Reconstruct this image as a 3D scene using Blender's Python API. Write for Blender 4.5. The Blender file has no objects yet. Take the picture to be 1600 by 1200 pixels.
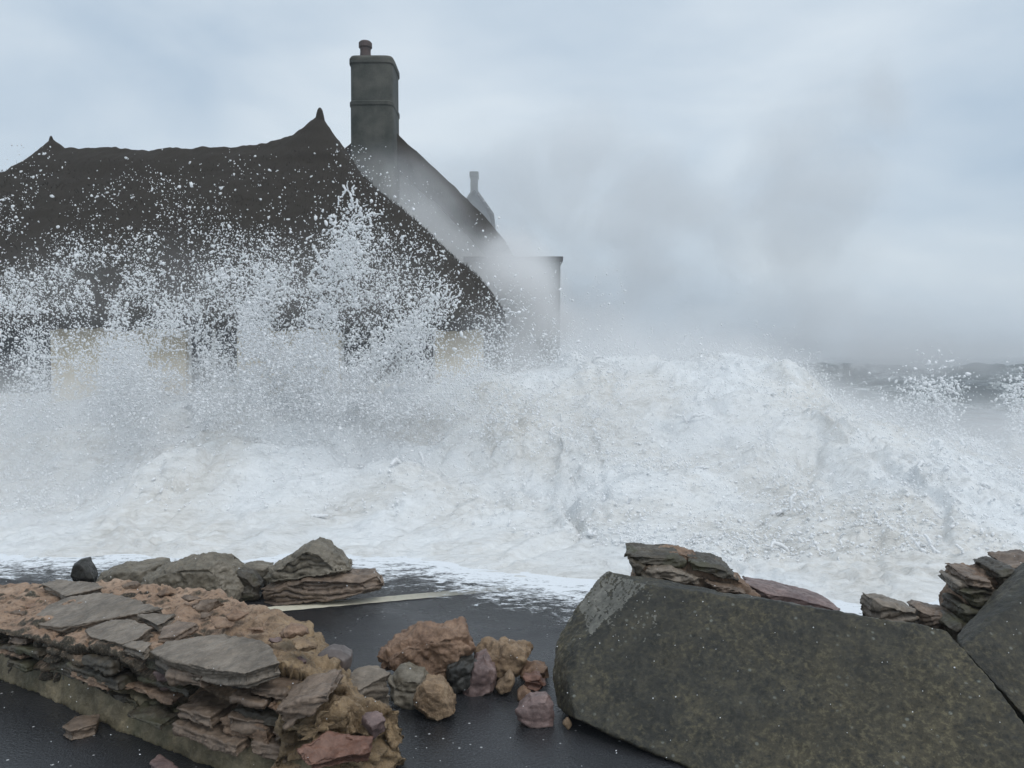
import bpy, bmesh, math, random
import numpy as np
from mathutils import Vector, Matrix

scene = bpy.context.scene
C = scene.collection
rng = np.random.default_rng(7)
random.seed(7)

# ------------------------------------------------------------------ camera
FPX = 1200.0                 # focal length in pixels of the 1600x1200 photograph
HOR = 555.0                  # pixel row of the horizon
CAMZ = 1.6
PITCH = math.atan((600.0 - HOR) / FPX)
cam_data = bpy.data.cameras.new("camera")
cam_data.sensor_width = 36.0
cam_data.lens = 36.0 * FPX / 1600.0
cam_data.clip_start = 0.05
cam_data.clip_end = 4000.0
cam = bpy.data.objects.new("camera", cam_data)
cam.location = (0, 0, CAMZ)
cam.rotation_euler = (math.pi / 2 - PITCH, 0, 0)
C.objects.link(cam)
scene.camera = cam

# ------------------------------------------------------------------ world, sun, exposure
SUN_EL, SUN_ROT = math.radians(58), math.radians(140)
world = bpy.data.worlds.new("World")
scene.world = world
world.use_nodes = True
wt = world.node_tree
wt.nodes.clear()
def wn(t, **k):
    n = wt.nodes.new(t)
    for a, b in k.items():
        setattr(n, a, b)
    return n
w_out = wn('ShaderNodeOutputWorld')
w_bg = wn('ShaderNodeBackground')
w_sky = wn('ShaderNodeTexSky', sky_type='NISHITA', sun_disc=False)
w_sky.sun_elevation = SUN_EL
w_sky.sun_rotation = SUN_ROT
w_sky.air_density = 1.5
w_sky.dust_density = 3.0
w_scale = wn('ShaderNodeMix', data_type='RGBA', blend_type='MULTIPLY')
w_scale.inputs[0].default_value = 1.0
w_scale.inputs[7].default_value = (0.075, 0.075, 0.075, 1)
wt.links.new(w_sky.outputs[0], w_scale.inputs[6])
w_tc = wn('ShaderNodeTexCoord')
w_map = wn('ShaderNodeMapping')
w_map.inputs['Scale'].default_value = (1.6, 1.6, 4.2)
wt.links.new(w_tc.outputs['Generated'], w_map.inputs['Vector'])
w_n = wn('ShaderNodeTexNoise')
w_n.inputs['Scale'].default_value = 1.35
w_n.inputs['Detail'].default_value = 5.0
w_n.inputs['Roughness'].default_value = 0.5
w_n.inputs['Distortion'].default_value = 0.4
wt.links.new(w_map.outputs[0], w_n.inputs['Vector'])
w_r = wn('ShaderNodeValToRGB')
w_r.color_ramp.elements[0].position = 0.3
w_r.color_ramp.elements[0].color = (0.49, 0.615, 0.755, 1)
w_r.color_ramp.elements[1].position = 0.72
w_r.color_ramp.elements[1].color = (0.83, 0.915, 0.985, 1)
wt.links.new(w_n.outputs['Fac'], w_r.inputs[0])
w_mix = wn('ShaderNodeMix', data_type='RGBA')
w_mix.inputs[0].default_value = 0.86
wt.links.new(w_scale.outputs[2], w_mix.inputs[6])
wt.links.new(w_r.outputs[0], w_mix.inputs[7])
wt.links.new(w_mix.outputs[2], w_bg.inputs[0])
w_bg.inputs[1].default_value = 1.0
wt.links.new(w_bg.outputs[0], w_out.inputs[0])

sun_data = bpy.data.lights.new("sun", 'SUN')
sun_data.energy = 1.35
sun_data.angle = math.radians(40)
sun_data.color = (1.0, 0.985, 0.96)
sun = bpy.data.objects.new("sun", sun_data)
sun.rotation_euler = (math.pi / 2 - SUN_EL, 0, math.radians(40))
C.objects.link(sun)

scene.view_settings.view_transform = 'Standard'
scene.view_settings.look = 'None'
scene.view_settings.exposure = 0.0
scene.view_settings.gamma = 1.0
scene.cycles.use_denoising = True
scene.cycles.max_bounces = 9
scene.cycles.diffuse_bounces = 4
scene.cycles.glossy_bounces = 2
scene.cycles.transparent_max_bounces = 12
scene.cycles.volume_bounces = 7
scene.cycles.volume_max_steps = 128

# ------------------------------------------------------------------ pixel rays -> points of the place
RX = Matrix.Rotation(math.pi / 2 - PITCH, 3, 'X')
def ray(u, v):
    return RX @ Vector(((u - 800.0) / FPX, (600.0 - v) / FPX, -1.0))
def P(u, v, Y):                       # point at distance Y
    d = ray(u, v)
    return Vector((0, 0, CAMZ)) + d * (Y / d.y)
def G(u, v, z=0.0):                   # point at height z
    d = ray(u, v)
    return Vector((0, 0, CAMZ)) + d * ((z - CAMZ) / d.z)
def on_plane(u, v, p0, n):
    d = ray(u, v); o = Vector((0, 0, CAMZ))
    return o + d * ((p0 - o).dot(n) / d.dot(n))

# ------------------------------------------------------------------ numpy noise
def _hash(ix, iy, iz, seed):
    h = (ix * 374761393 + iy * 668265263 + iz * 2147483647 + seed * 1274126177).astype(np.uint64) & np.uint64(0xFFFFFFFF)
    h = ((h ^ (h >> np.uint64(13))) * np.uint64(1274126177)) & np.uint64(0xFFFFFFFF)
    h = ((h ^ (h >> np.uint64(16))) * np.uint64(2246822519)) & np.uint64(0xFFFFFFFF)
    h = h ^ (h >> np.uint64(13))
    return (h & np.uint64(0xFFFFFF)).astype(np.float64) / 16777215.0
def vnoise(p, seed=0):
    i = np.floor(p).astype(np.int64); f = p - i
    f = f * f * f * (f * (f * 6 - 15) + 10)
    r = 0
    for dx in (0, 1):
        wx = f[:, 0] if dx else 1 - f[:, 0]
        for dy in (0, 1):
            wy = f[:, 1] if dy else 1 - f[:, 1]
            for dz in (0, 1):
                wz = f[:, 2] if dz else 1 - f[:, 2]
                r = r + wx * wy * wz * _hash(i[:, 0] + dx, i[:, 1] + dy, i[:, 2] + dz, seed)
    return r * 2 - 1
def fbm(p, oct=4, seed=0, gain=0.5, lac=2.03):
    a, s, r = 1.0, 1.0, 0
    for k in range(oct):
        r = r + a * vnoise(p * s + 17.3 * k, seed + k); s *= lac; a *= gain
    return r
def billow(p, oct=4, seed=0, gain=0.5, lac=2.07):
    a, s, r = 1.0, 1.0, 0
    for k in range(oct):
        r = r + a * (np.abs(vnoise(p * s + 9.7 * k, seed + k)) * 2 - 0.55); s *= lac; a *= gain
    return r
def smooth(x, a, b):
    t = np.clip((x - a) / (b - a), 0, 1)
    return t * t * (3 - 2 * t)

# ------------------------------------------------------------------ object helpers
def np_mesh(name, verts, faces, smooth_shade=True):
    faces = np.asarray(faces, dtype=np.int32); k = faces.shape[1]
    me = bpy.data.meshes.new(name)
    me.vertices.add(len(verts)); me.vertices.foreach_set('co', np.asarray(verts, dtype=np.float32).ravel())
    me.loops.add(faces.size); me.loops.foreach_set('vertex_index', faces.ravel())
    me.polygons.add(len(faces)); me.polygons.foreach_set('loop_start', np.arange(0, faces.size, k, dtype=np.int32))
    if smooth_shade:
        me.polygons.foreach_set('use_smooth', np.ones(len(faces), dtype=bool))
    me.update(calc_edges=True); me.validate()
    return me
def link(name, me, mat, parent=None, loc=None):
    o = bpy.data.objects.new(name, me)
    if mat is not None:
        me.materials.clear(); me.materials.append(mat)
    C.objects.link(o)
    if parent is not None:
        o.parent = parent
    if loc is not None:
        o.location = loc
    return o
def recenter(me, org):
    n = len(me.vertices); co = np.empty(n * 3, dtype=np.float32)
    me.vertices.foreach_get('co', co); co = co.reshape(-1, 3) - np.array(org, dtype=np.float32)
    me.vertices.foreach_set('co', co.ravel()); me.update()
def tag(o, label=None, cat=None, group=None, kind=None):
    if label: o['label'] = label
    if cat: o['category'] = cat
    if group: o['group'] = group
    if kind: o['kind'] = kind
    return o
def empty(name, loc):
    o = bpy.data.objects.new(name, None); o.empty_display_size = 0.2
    o.location = loc; C.objects.link(o)
    return o
def place(name, me, mat, root=None, org=None):
    """mesh given in world coordinates -> object with its origin at org (top-level) or at root (part)"""
    if root is not None:
        org = root['_w']
        recenter(me, org)
        return link(name, me, mat, root)
    if org is None:
        org = (0, 0, 0)
    recenter(me, org)
    return link(name, me, mat, None, org)
ROOTS = []
def thing(name, loc, label, cat, group=None):
    o = empty(name, loc); o['_w'] = tuple(loc); ROOTS.append(o)
    return tag(o, label, cat, group)
def part(name, me, mat, root):            # root: thing
    return place(name, me, mat, root)
def subpart(name, me, mat, par, root):
    recenter(me, root['_w'])
    return link(name, me, mat, par)

def boxes_mesh(name, boxes, bevel=0.0):
    bm = bmesh.new()
    for (x0, x1, y0, y1, z0, z1) in boxes:
        vs = [bm.verts.new(p) for p in ((x0, y0, z0), (x1, y0, z0), (x1, y1, z0), (x0, y1, z0), (x0, y0, z1), (x1, y0, z1), (x1, y1, z1), (x0, y1, z1))]
        for f in ((0, 3, 2, 1), (4, 5, 6, 7), (0, 1, 5, 4), (1, 2, 6, 5), (2, 3, 7, 6), (3, 0, 4, 7)):
            bm.faces.new([vs[i] for i in f])
    if bevel:
        bmesh.ops.bevel(bm, geom=list(bm.edges), offset=bevel, segments=2, affect='EDGES', profile=0.6)
    me = bpy.data.meshes.new(name); bm.to_mesh(me); bm.free()
    return me

def hulls_mesh(name, pieces, voxel):
    """union of convex hulls, voxel-remeshed to an even mesh"""
    bm = bmesh.new()
    for pts in pieces:
        vs = [bm.verts.new(p) for p in pts]
        r = bmesh.ops.convex_hull(bm, input=vs)
        junk = [e for e in r['geom_interior'] if isinstance(e, bmesh.types.BMVert)]
        if junk:
            bmesh.ops.delete(bm, geom=junk, context='VERTS')
    me0 = bpy.data.meshes.new('tmp'); bm.to_mesh(me0); bm.free()
    o = bpy.data.objects.new('tmp', me0); C.objects.link(o)
    m = o.modifiers.new('r', 'REMESH'); m.mode = 'VOXEL'; m.voxel_size = voxel
    dg = bpy.context.evaluated_depsgraph_get(); dg.update()
    me = bpy.data.meshes.new_from_object(o.evaluated_get(dg)); me.name = name
    bpy.data.objects.remove(o); bpy.data.meshes.remove(me0)
    return me

def get_co(me):
    co = np.empty(len(me.vertices) * 3, dtype=np.float32); me.vertices.foreach_get('co', co)
    return co.reshape(-1, 3).astype(np.float64)
def get_no(me):
    no = np.empty(len(me.vertices) * 3, dtype=np.float32); me.vertices.foreach_get('normal', no)
    return no.reshape(-1, 3).astype(np.float64)
def set_co(me, co, smooth_shade=True):
    me.vertices.foreach_set('co', co.astype(np.float32).ravel())
    me.polygons.foreach_set('use_smooth', np.full(len(me.polygons), smooth_shade, dtype=bool))
    me.update()

def rough_rock(me, seed, lump=0.03, fs=6.0, fine=0.006, bed=None, layer=0.03, inset=0.02, pits=0.0):
    co, no = get_co(me), get_no(me)
    d = lump * fbm(co * fs, 5, seed, 0.55) + fine * fbm(co * fs * 5.5, 4, seed + 11, 0.6) - 0.5 * lump * np.abs(vnoise(co * fs * 1.7, seed + 21))
    d = d - 0.6 * lump * np.clip(1 - np.abs(vnoise(co * fs * 0.8, seed + 31)) * 7, 0, 1)     # cracks
    if pits:
        d = d - pits * np.clip(vnoise(co * 28, seed + 41) - 0.25, 0, 1)
    if bed is not None:
        b = np.array(bed, dtype=float); b /= np.linalg.norm(b)
        t = co @ b / layer + 1.5 * fbm(co * fs * 0.35, 3, seed + 5) + 0.25 * fbm(co * fs * 2.5, 2, seed + 6)
        k = np.floor(t); fr = t - k
        ins = _hash(k.astype(np.int64), np.zeros_like(k, dtype=np.int64), np.zeros_like(k, dtype=np.int64), seed)
        seam = np.exp(-(np.minimum(fr, 1 - fr) / 0.13) ** 2)
        side = 1 - np.abs(no @ b) ** 2
        sm = np.clip(0.5 + 1.4 * vnoise(co * fs * 0.9, seed + 51), 0, 1)
        d = d - inset * side * (1.3 * ins + 0.8 * seam * sm)
    set_co(me, co + no * d[:, None])
    return me

def mat_new(name):
    m = bpy.data.materials.new(name); m.use_nodes = True
    nt = m.node_tree; nt.nodes.clear()
    return m, nt
class NT:
    def __init__(s, nt): s.nt = nt
    def n(s, t, ins=None, **k):
        x = s.nt.nodes.new(t)
        for a, b in k.items(): setattr(x, a, b)
        for a, b in (ins or {}).items():
            if isinstance(b, bpy.types.NodeSocket): s.nt.links.new(b, x.inputs[a])
            else: x.inputs[a].default_value = b
        return x
    def noise(s, vec, scale, detail=4, rough=0.55, dist=0.0):
        return s.n('ShaderNodeTexNoise', {'Vector': vec, 'Scale': scale, 'Detail': detail, 'Roughness': rough, 'Distortion': dist}).outputs['Fac']
    def ramp(s, fac, stops):
        r = s.n('ShaderNodeValToRGB', {0: fac}); cr = r.color_ramp
        while len(cr.elements) < len(stops): cr.elements.new(0.5)
        for e, (p, c) in zip(cr.elements, stops):
            e.position = p; e.color = c if len(c) == 4 else (*c, 1)
        return r.outputs[0]
    def mix(s, fac, a, b, bt='MIX'):
        x = s.n('ShaderNodeMix', data_type='RGBA', blend_type=bt)
        for i, val in ((0, fac), (6, a), (7, b)):
            if isinstance(val, bpy.types.NodeSocket): s.nt.links.new(val, x.inputs[i])
            else: x.inputs[i].default_value = val if i == 0 or len(val) == 4 else (*val, 1)
        return x.outputs[2]
    def math(s, op, a, b=None, c=None, clamp=False):
        x = s.n('ShaderNodeMath', operation=op); x.use_clamp = clamp
        for i, val in enumerate((a, b, c)):
            if val is None: continue
            if isinstance(val, bpy.types.NodeSocket): s.nt.links.new(val, x.inputs[i])
            else: x.inputs[i].default_value = val
        return x.outputs[0]
    def maprange(s, val, a, b, c=0.0, d=1.0, smooth=False):
        x = s.n('ShaderNodeMapRange', {0: val, 1: a, 2: b, 3: c, 4: d})
        if smooth: x.interpolation_type = 'SMOOTHSTEP'
        return x.outputs[0]
    def surf(s, col, rough, bump=None, bstr=0.4, bdist=0.01, spec=0.5, extra=None):
        p = s.n('ShaderNodeBsdfPrincipled')
        for key, val in (('Base Color', col), ('Roughness', rough)):
            if isinstance(val, bpy.types.NodeSocket): s.nt.links.new(val, p.inputs[key])
            else: p.inputs[key].default_value = val if key == 'Roughness' else (*val, 1)
        p.inputs['Specular IOR Level'].default_value = spec
        if bump is not None:
            b = s.n('ShaderNodeBump', {'Height': bump, 'Strength': bstr, 'Distance': bdist})
            s.nt.links.new(b.outputs[0], p.inputs['Normal'])
        for key, val in (extra or {}).items(): p.inputs[key].default_value = val
        return p
    def out(s, sh, vol=None):
        o = s.n('ShaderNodeOutputMaterial')
        if sh is not None: s.nt.links.new(sh, o.inputs['Surface'])
        if vol is not None: s.nt.links.new(vol, o.inputs['Volume'])

def obj_coord(t): return t.n('ShaderNodeTexCoord').outputs['Object']

def rock_mat(name, c1, c2, c3, scale=6.0, rough=0.55, speck=0.0, bump=0.5, streak=None, bdist=0.012, moss=None):
    m, nt = mat_new(name); t = NT(nt)
    co = obj_coord(t)
    vec = co
    if streak:
        vec = t.n('ShaderNodeMapping', {'Vector': co, 'Scale': streak}).outputs[0]
    n1 = t.noise(vec, scale, 6, 0.62, 0.3)
    n2 = t.noise(co, scale * 3.7, 8, 0.7)
    n3 = t.noise(co, scale * 22, 4, 0.7)
    col = t.ramp(n1, [(0.34, c1), (0.5, c2), (0.66, c3)])
    col = t.mix(t.maprange(n2, 0.38, 0.6), t.mix(0.6, col, (c1[0] * .42, c1[1] * .42, c1[2] * .42)), col)
    col = t.mix(t.maprange(n3, 0.55, 0.75, 0, 0.35), col, (min(1, c3[0] * 1.7), min(1, c3[1] * 1.7), min(1, c3[2] * 1.7)))
    if moss:
        col = t.mix(t.maprange(t.noise(co, scale * 0.8, 5, 0.65), 0.5, 0.62, 0, 0.8), col, moss)
    if speck:
        v = t.n('ShaderNodeTexVoronoi', {'Vector': co, 'Scale': 38.0}).outputs['Distance']
        col = t.mix(t.math('MULTIPLY', t.maprange(v, 0.16, 0.08), t.maprange(t.noise(co, 9, 3), 0.5, 0.62, 0, speck)), col, (0.55, 0.54, 0.5))
    h = t.math('ADD', t.math('MULTIPLY', n2, 1.0), t.math('MULTIPLY', n3, 0.5))
    r = t.maprange(n2, 0.3, 0.7, rough + 0.08, rough - 0.18)
    p = t.surf(col, r, h, bump, bdist, 0.45)
    t.out(p.outputs[0])
    return m

M = {}
M['mortar'] = rock_mat('mortar', (0.17, 0.11, 0.075), (0.29, 0.19, 0.125), (0.38, 0.27, 0.19), 5.0, 0.62, 0, 0.8, bdist=0.02)
M['ochre'] = rock_mat('ochre_mortar', (0.19, 0.125, 0.075), (0.33, 0.225, 0.135), (0.42, 0.31, 0.205), 5.0, 0.6, 0, 0.8, bdist=0.02)
M['slate'] = rock_mat('slate', (0.14, 0.115, 0.088), (0.205, 0.168, 0.13), (0.26, 0.215, 0.17), 4.0, 0.5, 0, 0.5, streak=(1, 1, 3))
M['slate_dark'] = rock_mat('dark_slate', (0.045, 0.038, 0.029), (0.072, 0.06, 0.043), (0.11, 0.09, 0.062), 5.0, 0.5, 0, 0.6, moss=(0.06, 0.058, 0.03))
M['slate_brown'] = rock_mat('brown_slate', (0.13, 0.095, 0.07), (0.20, 0.145, 0.105), (0.26, 0.195, 0.145), 5.0, 0.52, 0, 0.5)
M['slate_purple'] = rock_mat('purple_slate', (0.14, 0.095, 0.09), (0.20, 0.138, 0.125), (0.25, 0.175, 0.155), 5.0, 0.5, 0, 0.45)
M['slate_red'] = rock_mat('red_slate', (0.14, 0.065, 0.045), (0.19, 0.095, 0.065), (0.22, 0.12, 0.085), 5.0, 0.5, 0, 0.5)
M['cobble'] = rock_mat('cobble_stone', (0.10, 0.08, 0.075), (0.13, 0.105, 0.095), (0.15, 0.125, 0.115), 3.0, 0.45, 0, 0.25)
M['black_rock'] = rock_mat('black_rock', (0.02, 0.02, 0.018), (0.04, 0.038, 0.032), (0.085, 0.08, 0.07), 6.0, 0.38, 0, 0.6)
M['grey_rock'] = rock_mat('grey_rock', (0.13, 0.112, 0.082), (0.19, 0.165, 0.125), (0.24, 0.21, 0.165), 4.0, 0.55, 0, 0.5)
M['brown_rock'] = rock_mat('brown_rock', (0.18, 0.105, 0.066), (0.28, 0.175, 0.112), (0.36, 0.24, 0.165), 5.0, 0.55, 0, 0.8)
M['coping'] = rock_mat('mossy_render', (0.14, 0.115, 0.068), (0.23, 0.185, 0.11), (0.32, 0.26, 0.165), 4.0, 0.6, 0, 0.9, moss=(0.085, 0.08, 0.042))
def concrete_mat():
    m, nt = mat_new('weathered_concrete'); t = NT(nt)
    co = obj_coord(t)
    a1 = t.noise(co, 2.2, 6, 0.65, 0.4); a2 = t.noise(co, 8.5, 8, 0.72, 0.3); a3 = t.noise(co, 42, 6, 0.75); a4 = t.noise(co, 150, 3, 0.7)
    col = t.ramp(a2, [(0.33, (0.012, 0.0125, 0.010)), (0.46, (0.028, 0.027, 0.020)), (0.58, (0.056, 0.050, 0.032)), (0.70, (0.10, 0.085, 0.05))])
    col = t.mix(t.maprange(a1, 0.46, 0.60, 0, 0.5), col, (0.075, 0.060, 0.028))
    col = t.mix(t.math('MULTIPLY', t.maprange(a3, 0.52, 0.60), t.maprange(a1, 0.36, 0.58, 0.25, 0.85)), col, (0.14, 0.12, 0.068))
    col = t.mix(t.maprange(a3, 0.46, 0.38, 0, 0.85), col, (0.010, 0.011, 0.009))
    vo = t.n('ShaderNodeTexVoronoi', {'Vector': co, 'Scale': 24.0, 'Randomness': 1.0}).outputs['Distance']
    col = t.mix(t.math('MULTIPLY', t.maprange(vo, 0.22, 0.12), t.maprange(a2, 0.5, 0.58, 0, 0.5)), col, (0.33, 0.35, 0.31))
    a0 = t.noise(co, 1.1, 4, 0.6, 0.6)
    col = t.mix(t.maprange(a0, 0.36, 0.64, 0.62, 0.0), col, (0.018, 0.018, 0.014))
    h = t.math('ADD', t.math('ADD', a2, t.math('MULTIPLY', a3, 0.6)), t.math('MULTIPLY', a4, 0.25))
    t.out(t.surf(col, t.maprange(a2, 0.3, 0.7, 0.6, 0.38), h, 0.9, 0.012, 0.4).outputs[0])
    return m
M['concrete'] = concrete_mat()

# ------------------------------------------------------------------ asphalt, line, sea
def asphalt_mat():
    m, nt = mat_new('wet_asphalt'); t = NT(nt)
    co = obj_coord(t)
    big = t.noise(co, 0.9, 5, 0.6)
    grit = t.noise(co, 95, 3, 0.7)
    v = t.n('ShaderNodeTexVoronoi', {'Vector': co, 'Scale': 120.0}).outputs['Distance']
    col = t.ramp(grit, [(0.35, (0.012, 0.0125, 0.014)), (0.62, (0.032, 0.033, 0.036)), (0.8, (0.10, 0.10, 0.105))])
    sp = t.n('ShaderNodeTexVoronoi', {'Vector': co, 'Scale': 14.0}).outputs['Distance']
    col = t.mix(t.maprange(sp, 0.09, 0.05), col, (0.45, 0.45, 0.45))
    r = t.maprange(big, 0.38, 0.62, 0.09, 0.42)
    rip = t.noise(t.n('ShaderNodeMapping', {'Vector': co, 'Scale': (1.0, 1.6, 1)}).outputs[0], 55, 4, 0.7)
    h = t.math('ADD', t.math('MULTIPLY', v, 0.6), t.math('MULTIPLY', rip, 0.8))
    p = t.surf(col, r, h, 0.45, 0.005, 0.5)
    t.out(p.outputs[0])
    return m
M['asphalt'] = asphalt_mat()

def line_mat():
    m, nt = mat_new('worn_paint'); t = NT(nt)
    co = obj_coord(t)
    n = t.noise(co, 30, 6, 0.7)
    col = t.ramp(n, [(0.3, (0.36, 0.33, 0.25)), (0.42, (0.62, 0.58, 0.46)), (0.7, (0.70, 0.66, 0.53))])
    t.out(t.surf(col, 0.45, n, 0.3, 0.004).outputs[0])
    return m
M['line'] = line_mat()

def grid_mesh(name, xs, ys, zf):
    X, Y = np.meshgrid(xs, ys); co = np.stack([X.ravel(), Y.ravel(), np.zeros(X.size)], 1)
    co = zf(co)
    nx, ny = len(xs), len(ys)
    i = np.arange((ny - 1) * nx).reshape(ny - 1, nx)[:, :-1].ravel()
    return np_mesh(name, co, np.stack([i, i + 1, i + nx + 1, i + nx], 1))

def edge_d(x):
    """distance of the foam edge on the road"""
    return np.interp(x, [-9, -4, -2.5, -1.4, -0.6, 0.2, 0.8, 1.6, 2.6, 4, 9], [6.3, 6.0, 5.9, 5.85, 5.75, 5.4, 5.0, 4.7, 4.75, 4.8, 5.0])

road = tag(place('road', grid_mesh('road', np.linspace(-40, 14, 40), np.linspace(-6, 26, 30), lambda c: c), M['asphalt']), kind='structure')

a, b = G(436, 951, 0.004), G(800, 918, 0.004)
dv = (b - a); dv.z = 0; dn = dv.normalized(); pn = Vector((-dn.y, dn.x, 0)) * 0.055
a2, b2 = a - dn * 1.2, b + dn * 2.5
nseg = 160
lv, lf = [], []
for i in range(nseg + 1):
    q = a2.lerp(b2, i / nseg)
    w1 = 1 + 0.10 * math.sin(i * 2.3) * random.random(); w2 = 1 + 0.10 * math.cos(i * 1.7) * random.random()
    lv += [tuple(q + pn * w1), tuple(q - pn * w2)]
    if i: lf.append((2 * i - 2, 2 * i - 1, 2 * i + 1, 2 * i))
lm = np_mesh('road_line', lv, lf)
tag(place('road_line', lm, M['line']), kind='structure')

def sea_mat():
    m, nt = mat_new('storm_sea'); t = NT(nt)
    co = obj_coord(t)
    n = t.noise(t.n('ShaderNodeMapping', {'Vector': co, 'Scale': (0.5, 1, 1)}).outputs[0], 0.8, 6, 0.62, 0.6)
    f = t.noise(co, 2.6, 6, 0.7, 0.8)
    foam = t.math('MULTIPLY', t.maprange(n, 0.5, 0.62), t.maprange(f, 0.42, 0.62))
    col = t.mix(foam, (0.055, 0.068, 0.07), (0.6, 0.63, 0.64))
    t.out(t.surf(col, t.maprange(foam, 0, 1, 0.25, 0.8), f, 0.5, 0.08).outputs[0])
    return m
M['sea'] = sea_mat()
def sea_z(co):
    p = np.stack([co[:, 0] * 0.10, co[:, 1] * 0.22, 0 * co[:, 0]], 1)
    near = smooth(co[:, 1], 10, 24)
    far = 1 - smooth(co[:, 1], 60, 260)
    z = -1.0 + near * far * (0.45 * fbm(p, 2, 3) + 0.22 * billow(p * 3.1, 4, 8))
    z = z + 1.85 * np.exp(-((co[:, 1] - 46 - 3 * np.sin(co[:, 0] * 0.2)) / 7.0) ** 2) * smooth(co[:, 0], 6, 18) * (1 - 0.45 * smooth(co[:, 0], 34, 60))
    co[:, 2] = z
    return co
ys = np.concatenate([np.linspace(8, 70, 330), np.geomspace(71, 1800, 60)])
xs = np.concatenate([np.linspace(-1200, -40, 14), np.linspace(-38, 70, 380), np.linspace(75, 1200, 14)])
tag(place('sea', grid_mesh('sea', xs, ys, sea_z), M['sea']), kind='structure')

# ------------------------------------------------------------------ thatched cottages
def thatch_mat(name, c1, c2):
    m, nt = mat_new(name); t = NT(nt)
    co = obj_coord(t)
    st = t.n('ShaderNodeMapping', {'Vector': co, 'Scale': (22, 3.0, 3.0)}).outputs[0]
    n1 = t.noise(st, 2.2, 5, 0.7)
    n2 = t.noise(co, 0.8, 5, 0.6)
    band = t.n('ShaderNodeTexWave', {'Vector': co, 'Scale': 0.9, 'Distortion': 1.6, 'Detail': 3.0, 'Detail Scale': 2.0}, wave_type='BANDS', bands_direction='Z').outputs['Fac']
    col = t.mix(n1, c1, c2)
    col = t.mix(t.maprange(n2, 0.4, 0.65, 0, 0.5), col, (0.036, 0.030, 0.022))
    h = t.math('ADD', n1, t.math('MULTIPLY', band, 0.5))
    t.out(t.surf(col, 0.8, h, 0.7, 0.05, 0.25).outputs[0])
    return m
M['thatch'] = thatch_mat('thatch', (0.014, 0.011, 0.0085), (0.046, 0.037, 0.028))
def render_mat(name, c1, c2, sc=1.2):
    m, nt = mat_new(name); t = NT(nt)
    co = obj_coord(t)
    n = t.noise(co, sc, 6, 0.65); n2 = t.noise(co, sc * 14, 5, 0.7)
    col = t.mix(t.maprange(n, 0.35, 0.65), c1, c2)
    t.out(t.surf(col, 0.7, n2, 0.4, 0.02, 0.3).outputs[0])
    return m
M['cream'] = render_mat('cream_render', (0.58, 0.50, 0.37), (0.70, 0.62, 0.48))
M['white_render'] = render_mat('white_render', (0.66, 0.65, 0.62), (0.78, 0.77, 0.73))
M['chimney'] = render_mat('grey_render', (0.030, 0.034, 0.028), (0.092, 0.090, 0.076), 1.9)
M['pot'] = render_mat('clay_pot', (0.06, 0.045, 0.042), (0.10, 0.07, 0.065), 6)
M['frame'] = render_mat('painted_frame', (0.6, 0.6, 0.58), (0.7, 0.7, 0.68), 4)
M['timber'] = render_mat('dark_timber', (0.035, 0.034, 0.036), (0.06, 0.058, 0.06), 3)
M['board'] = render_mat('grey_board', (0.055, 0.065, 0.065), (0.08, 0.09, 0.09), 2)
M['slate_roof'] = render_mat('slate_roof', (0.05, 0.05, 0.052), (0.08, 0.08, 0.085), 2)
def glass_mat():
    m, nt = mat_new('window_glass'); t = NT(nt)
    t.out(t.surf((0.018, 0.021, 0.028), 0.12, t.noise(obj_coord(t), 1.5, 2), 0.1, 0.02, 0.35).outputs[0])
    return m
M['glass'] = glass_mat()

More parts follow.
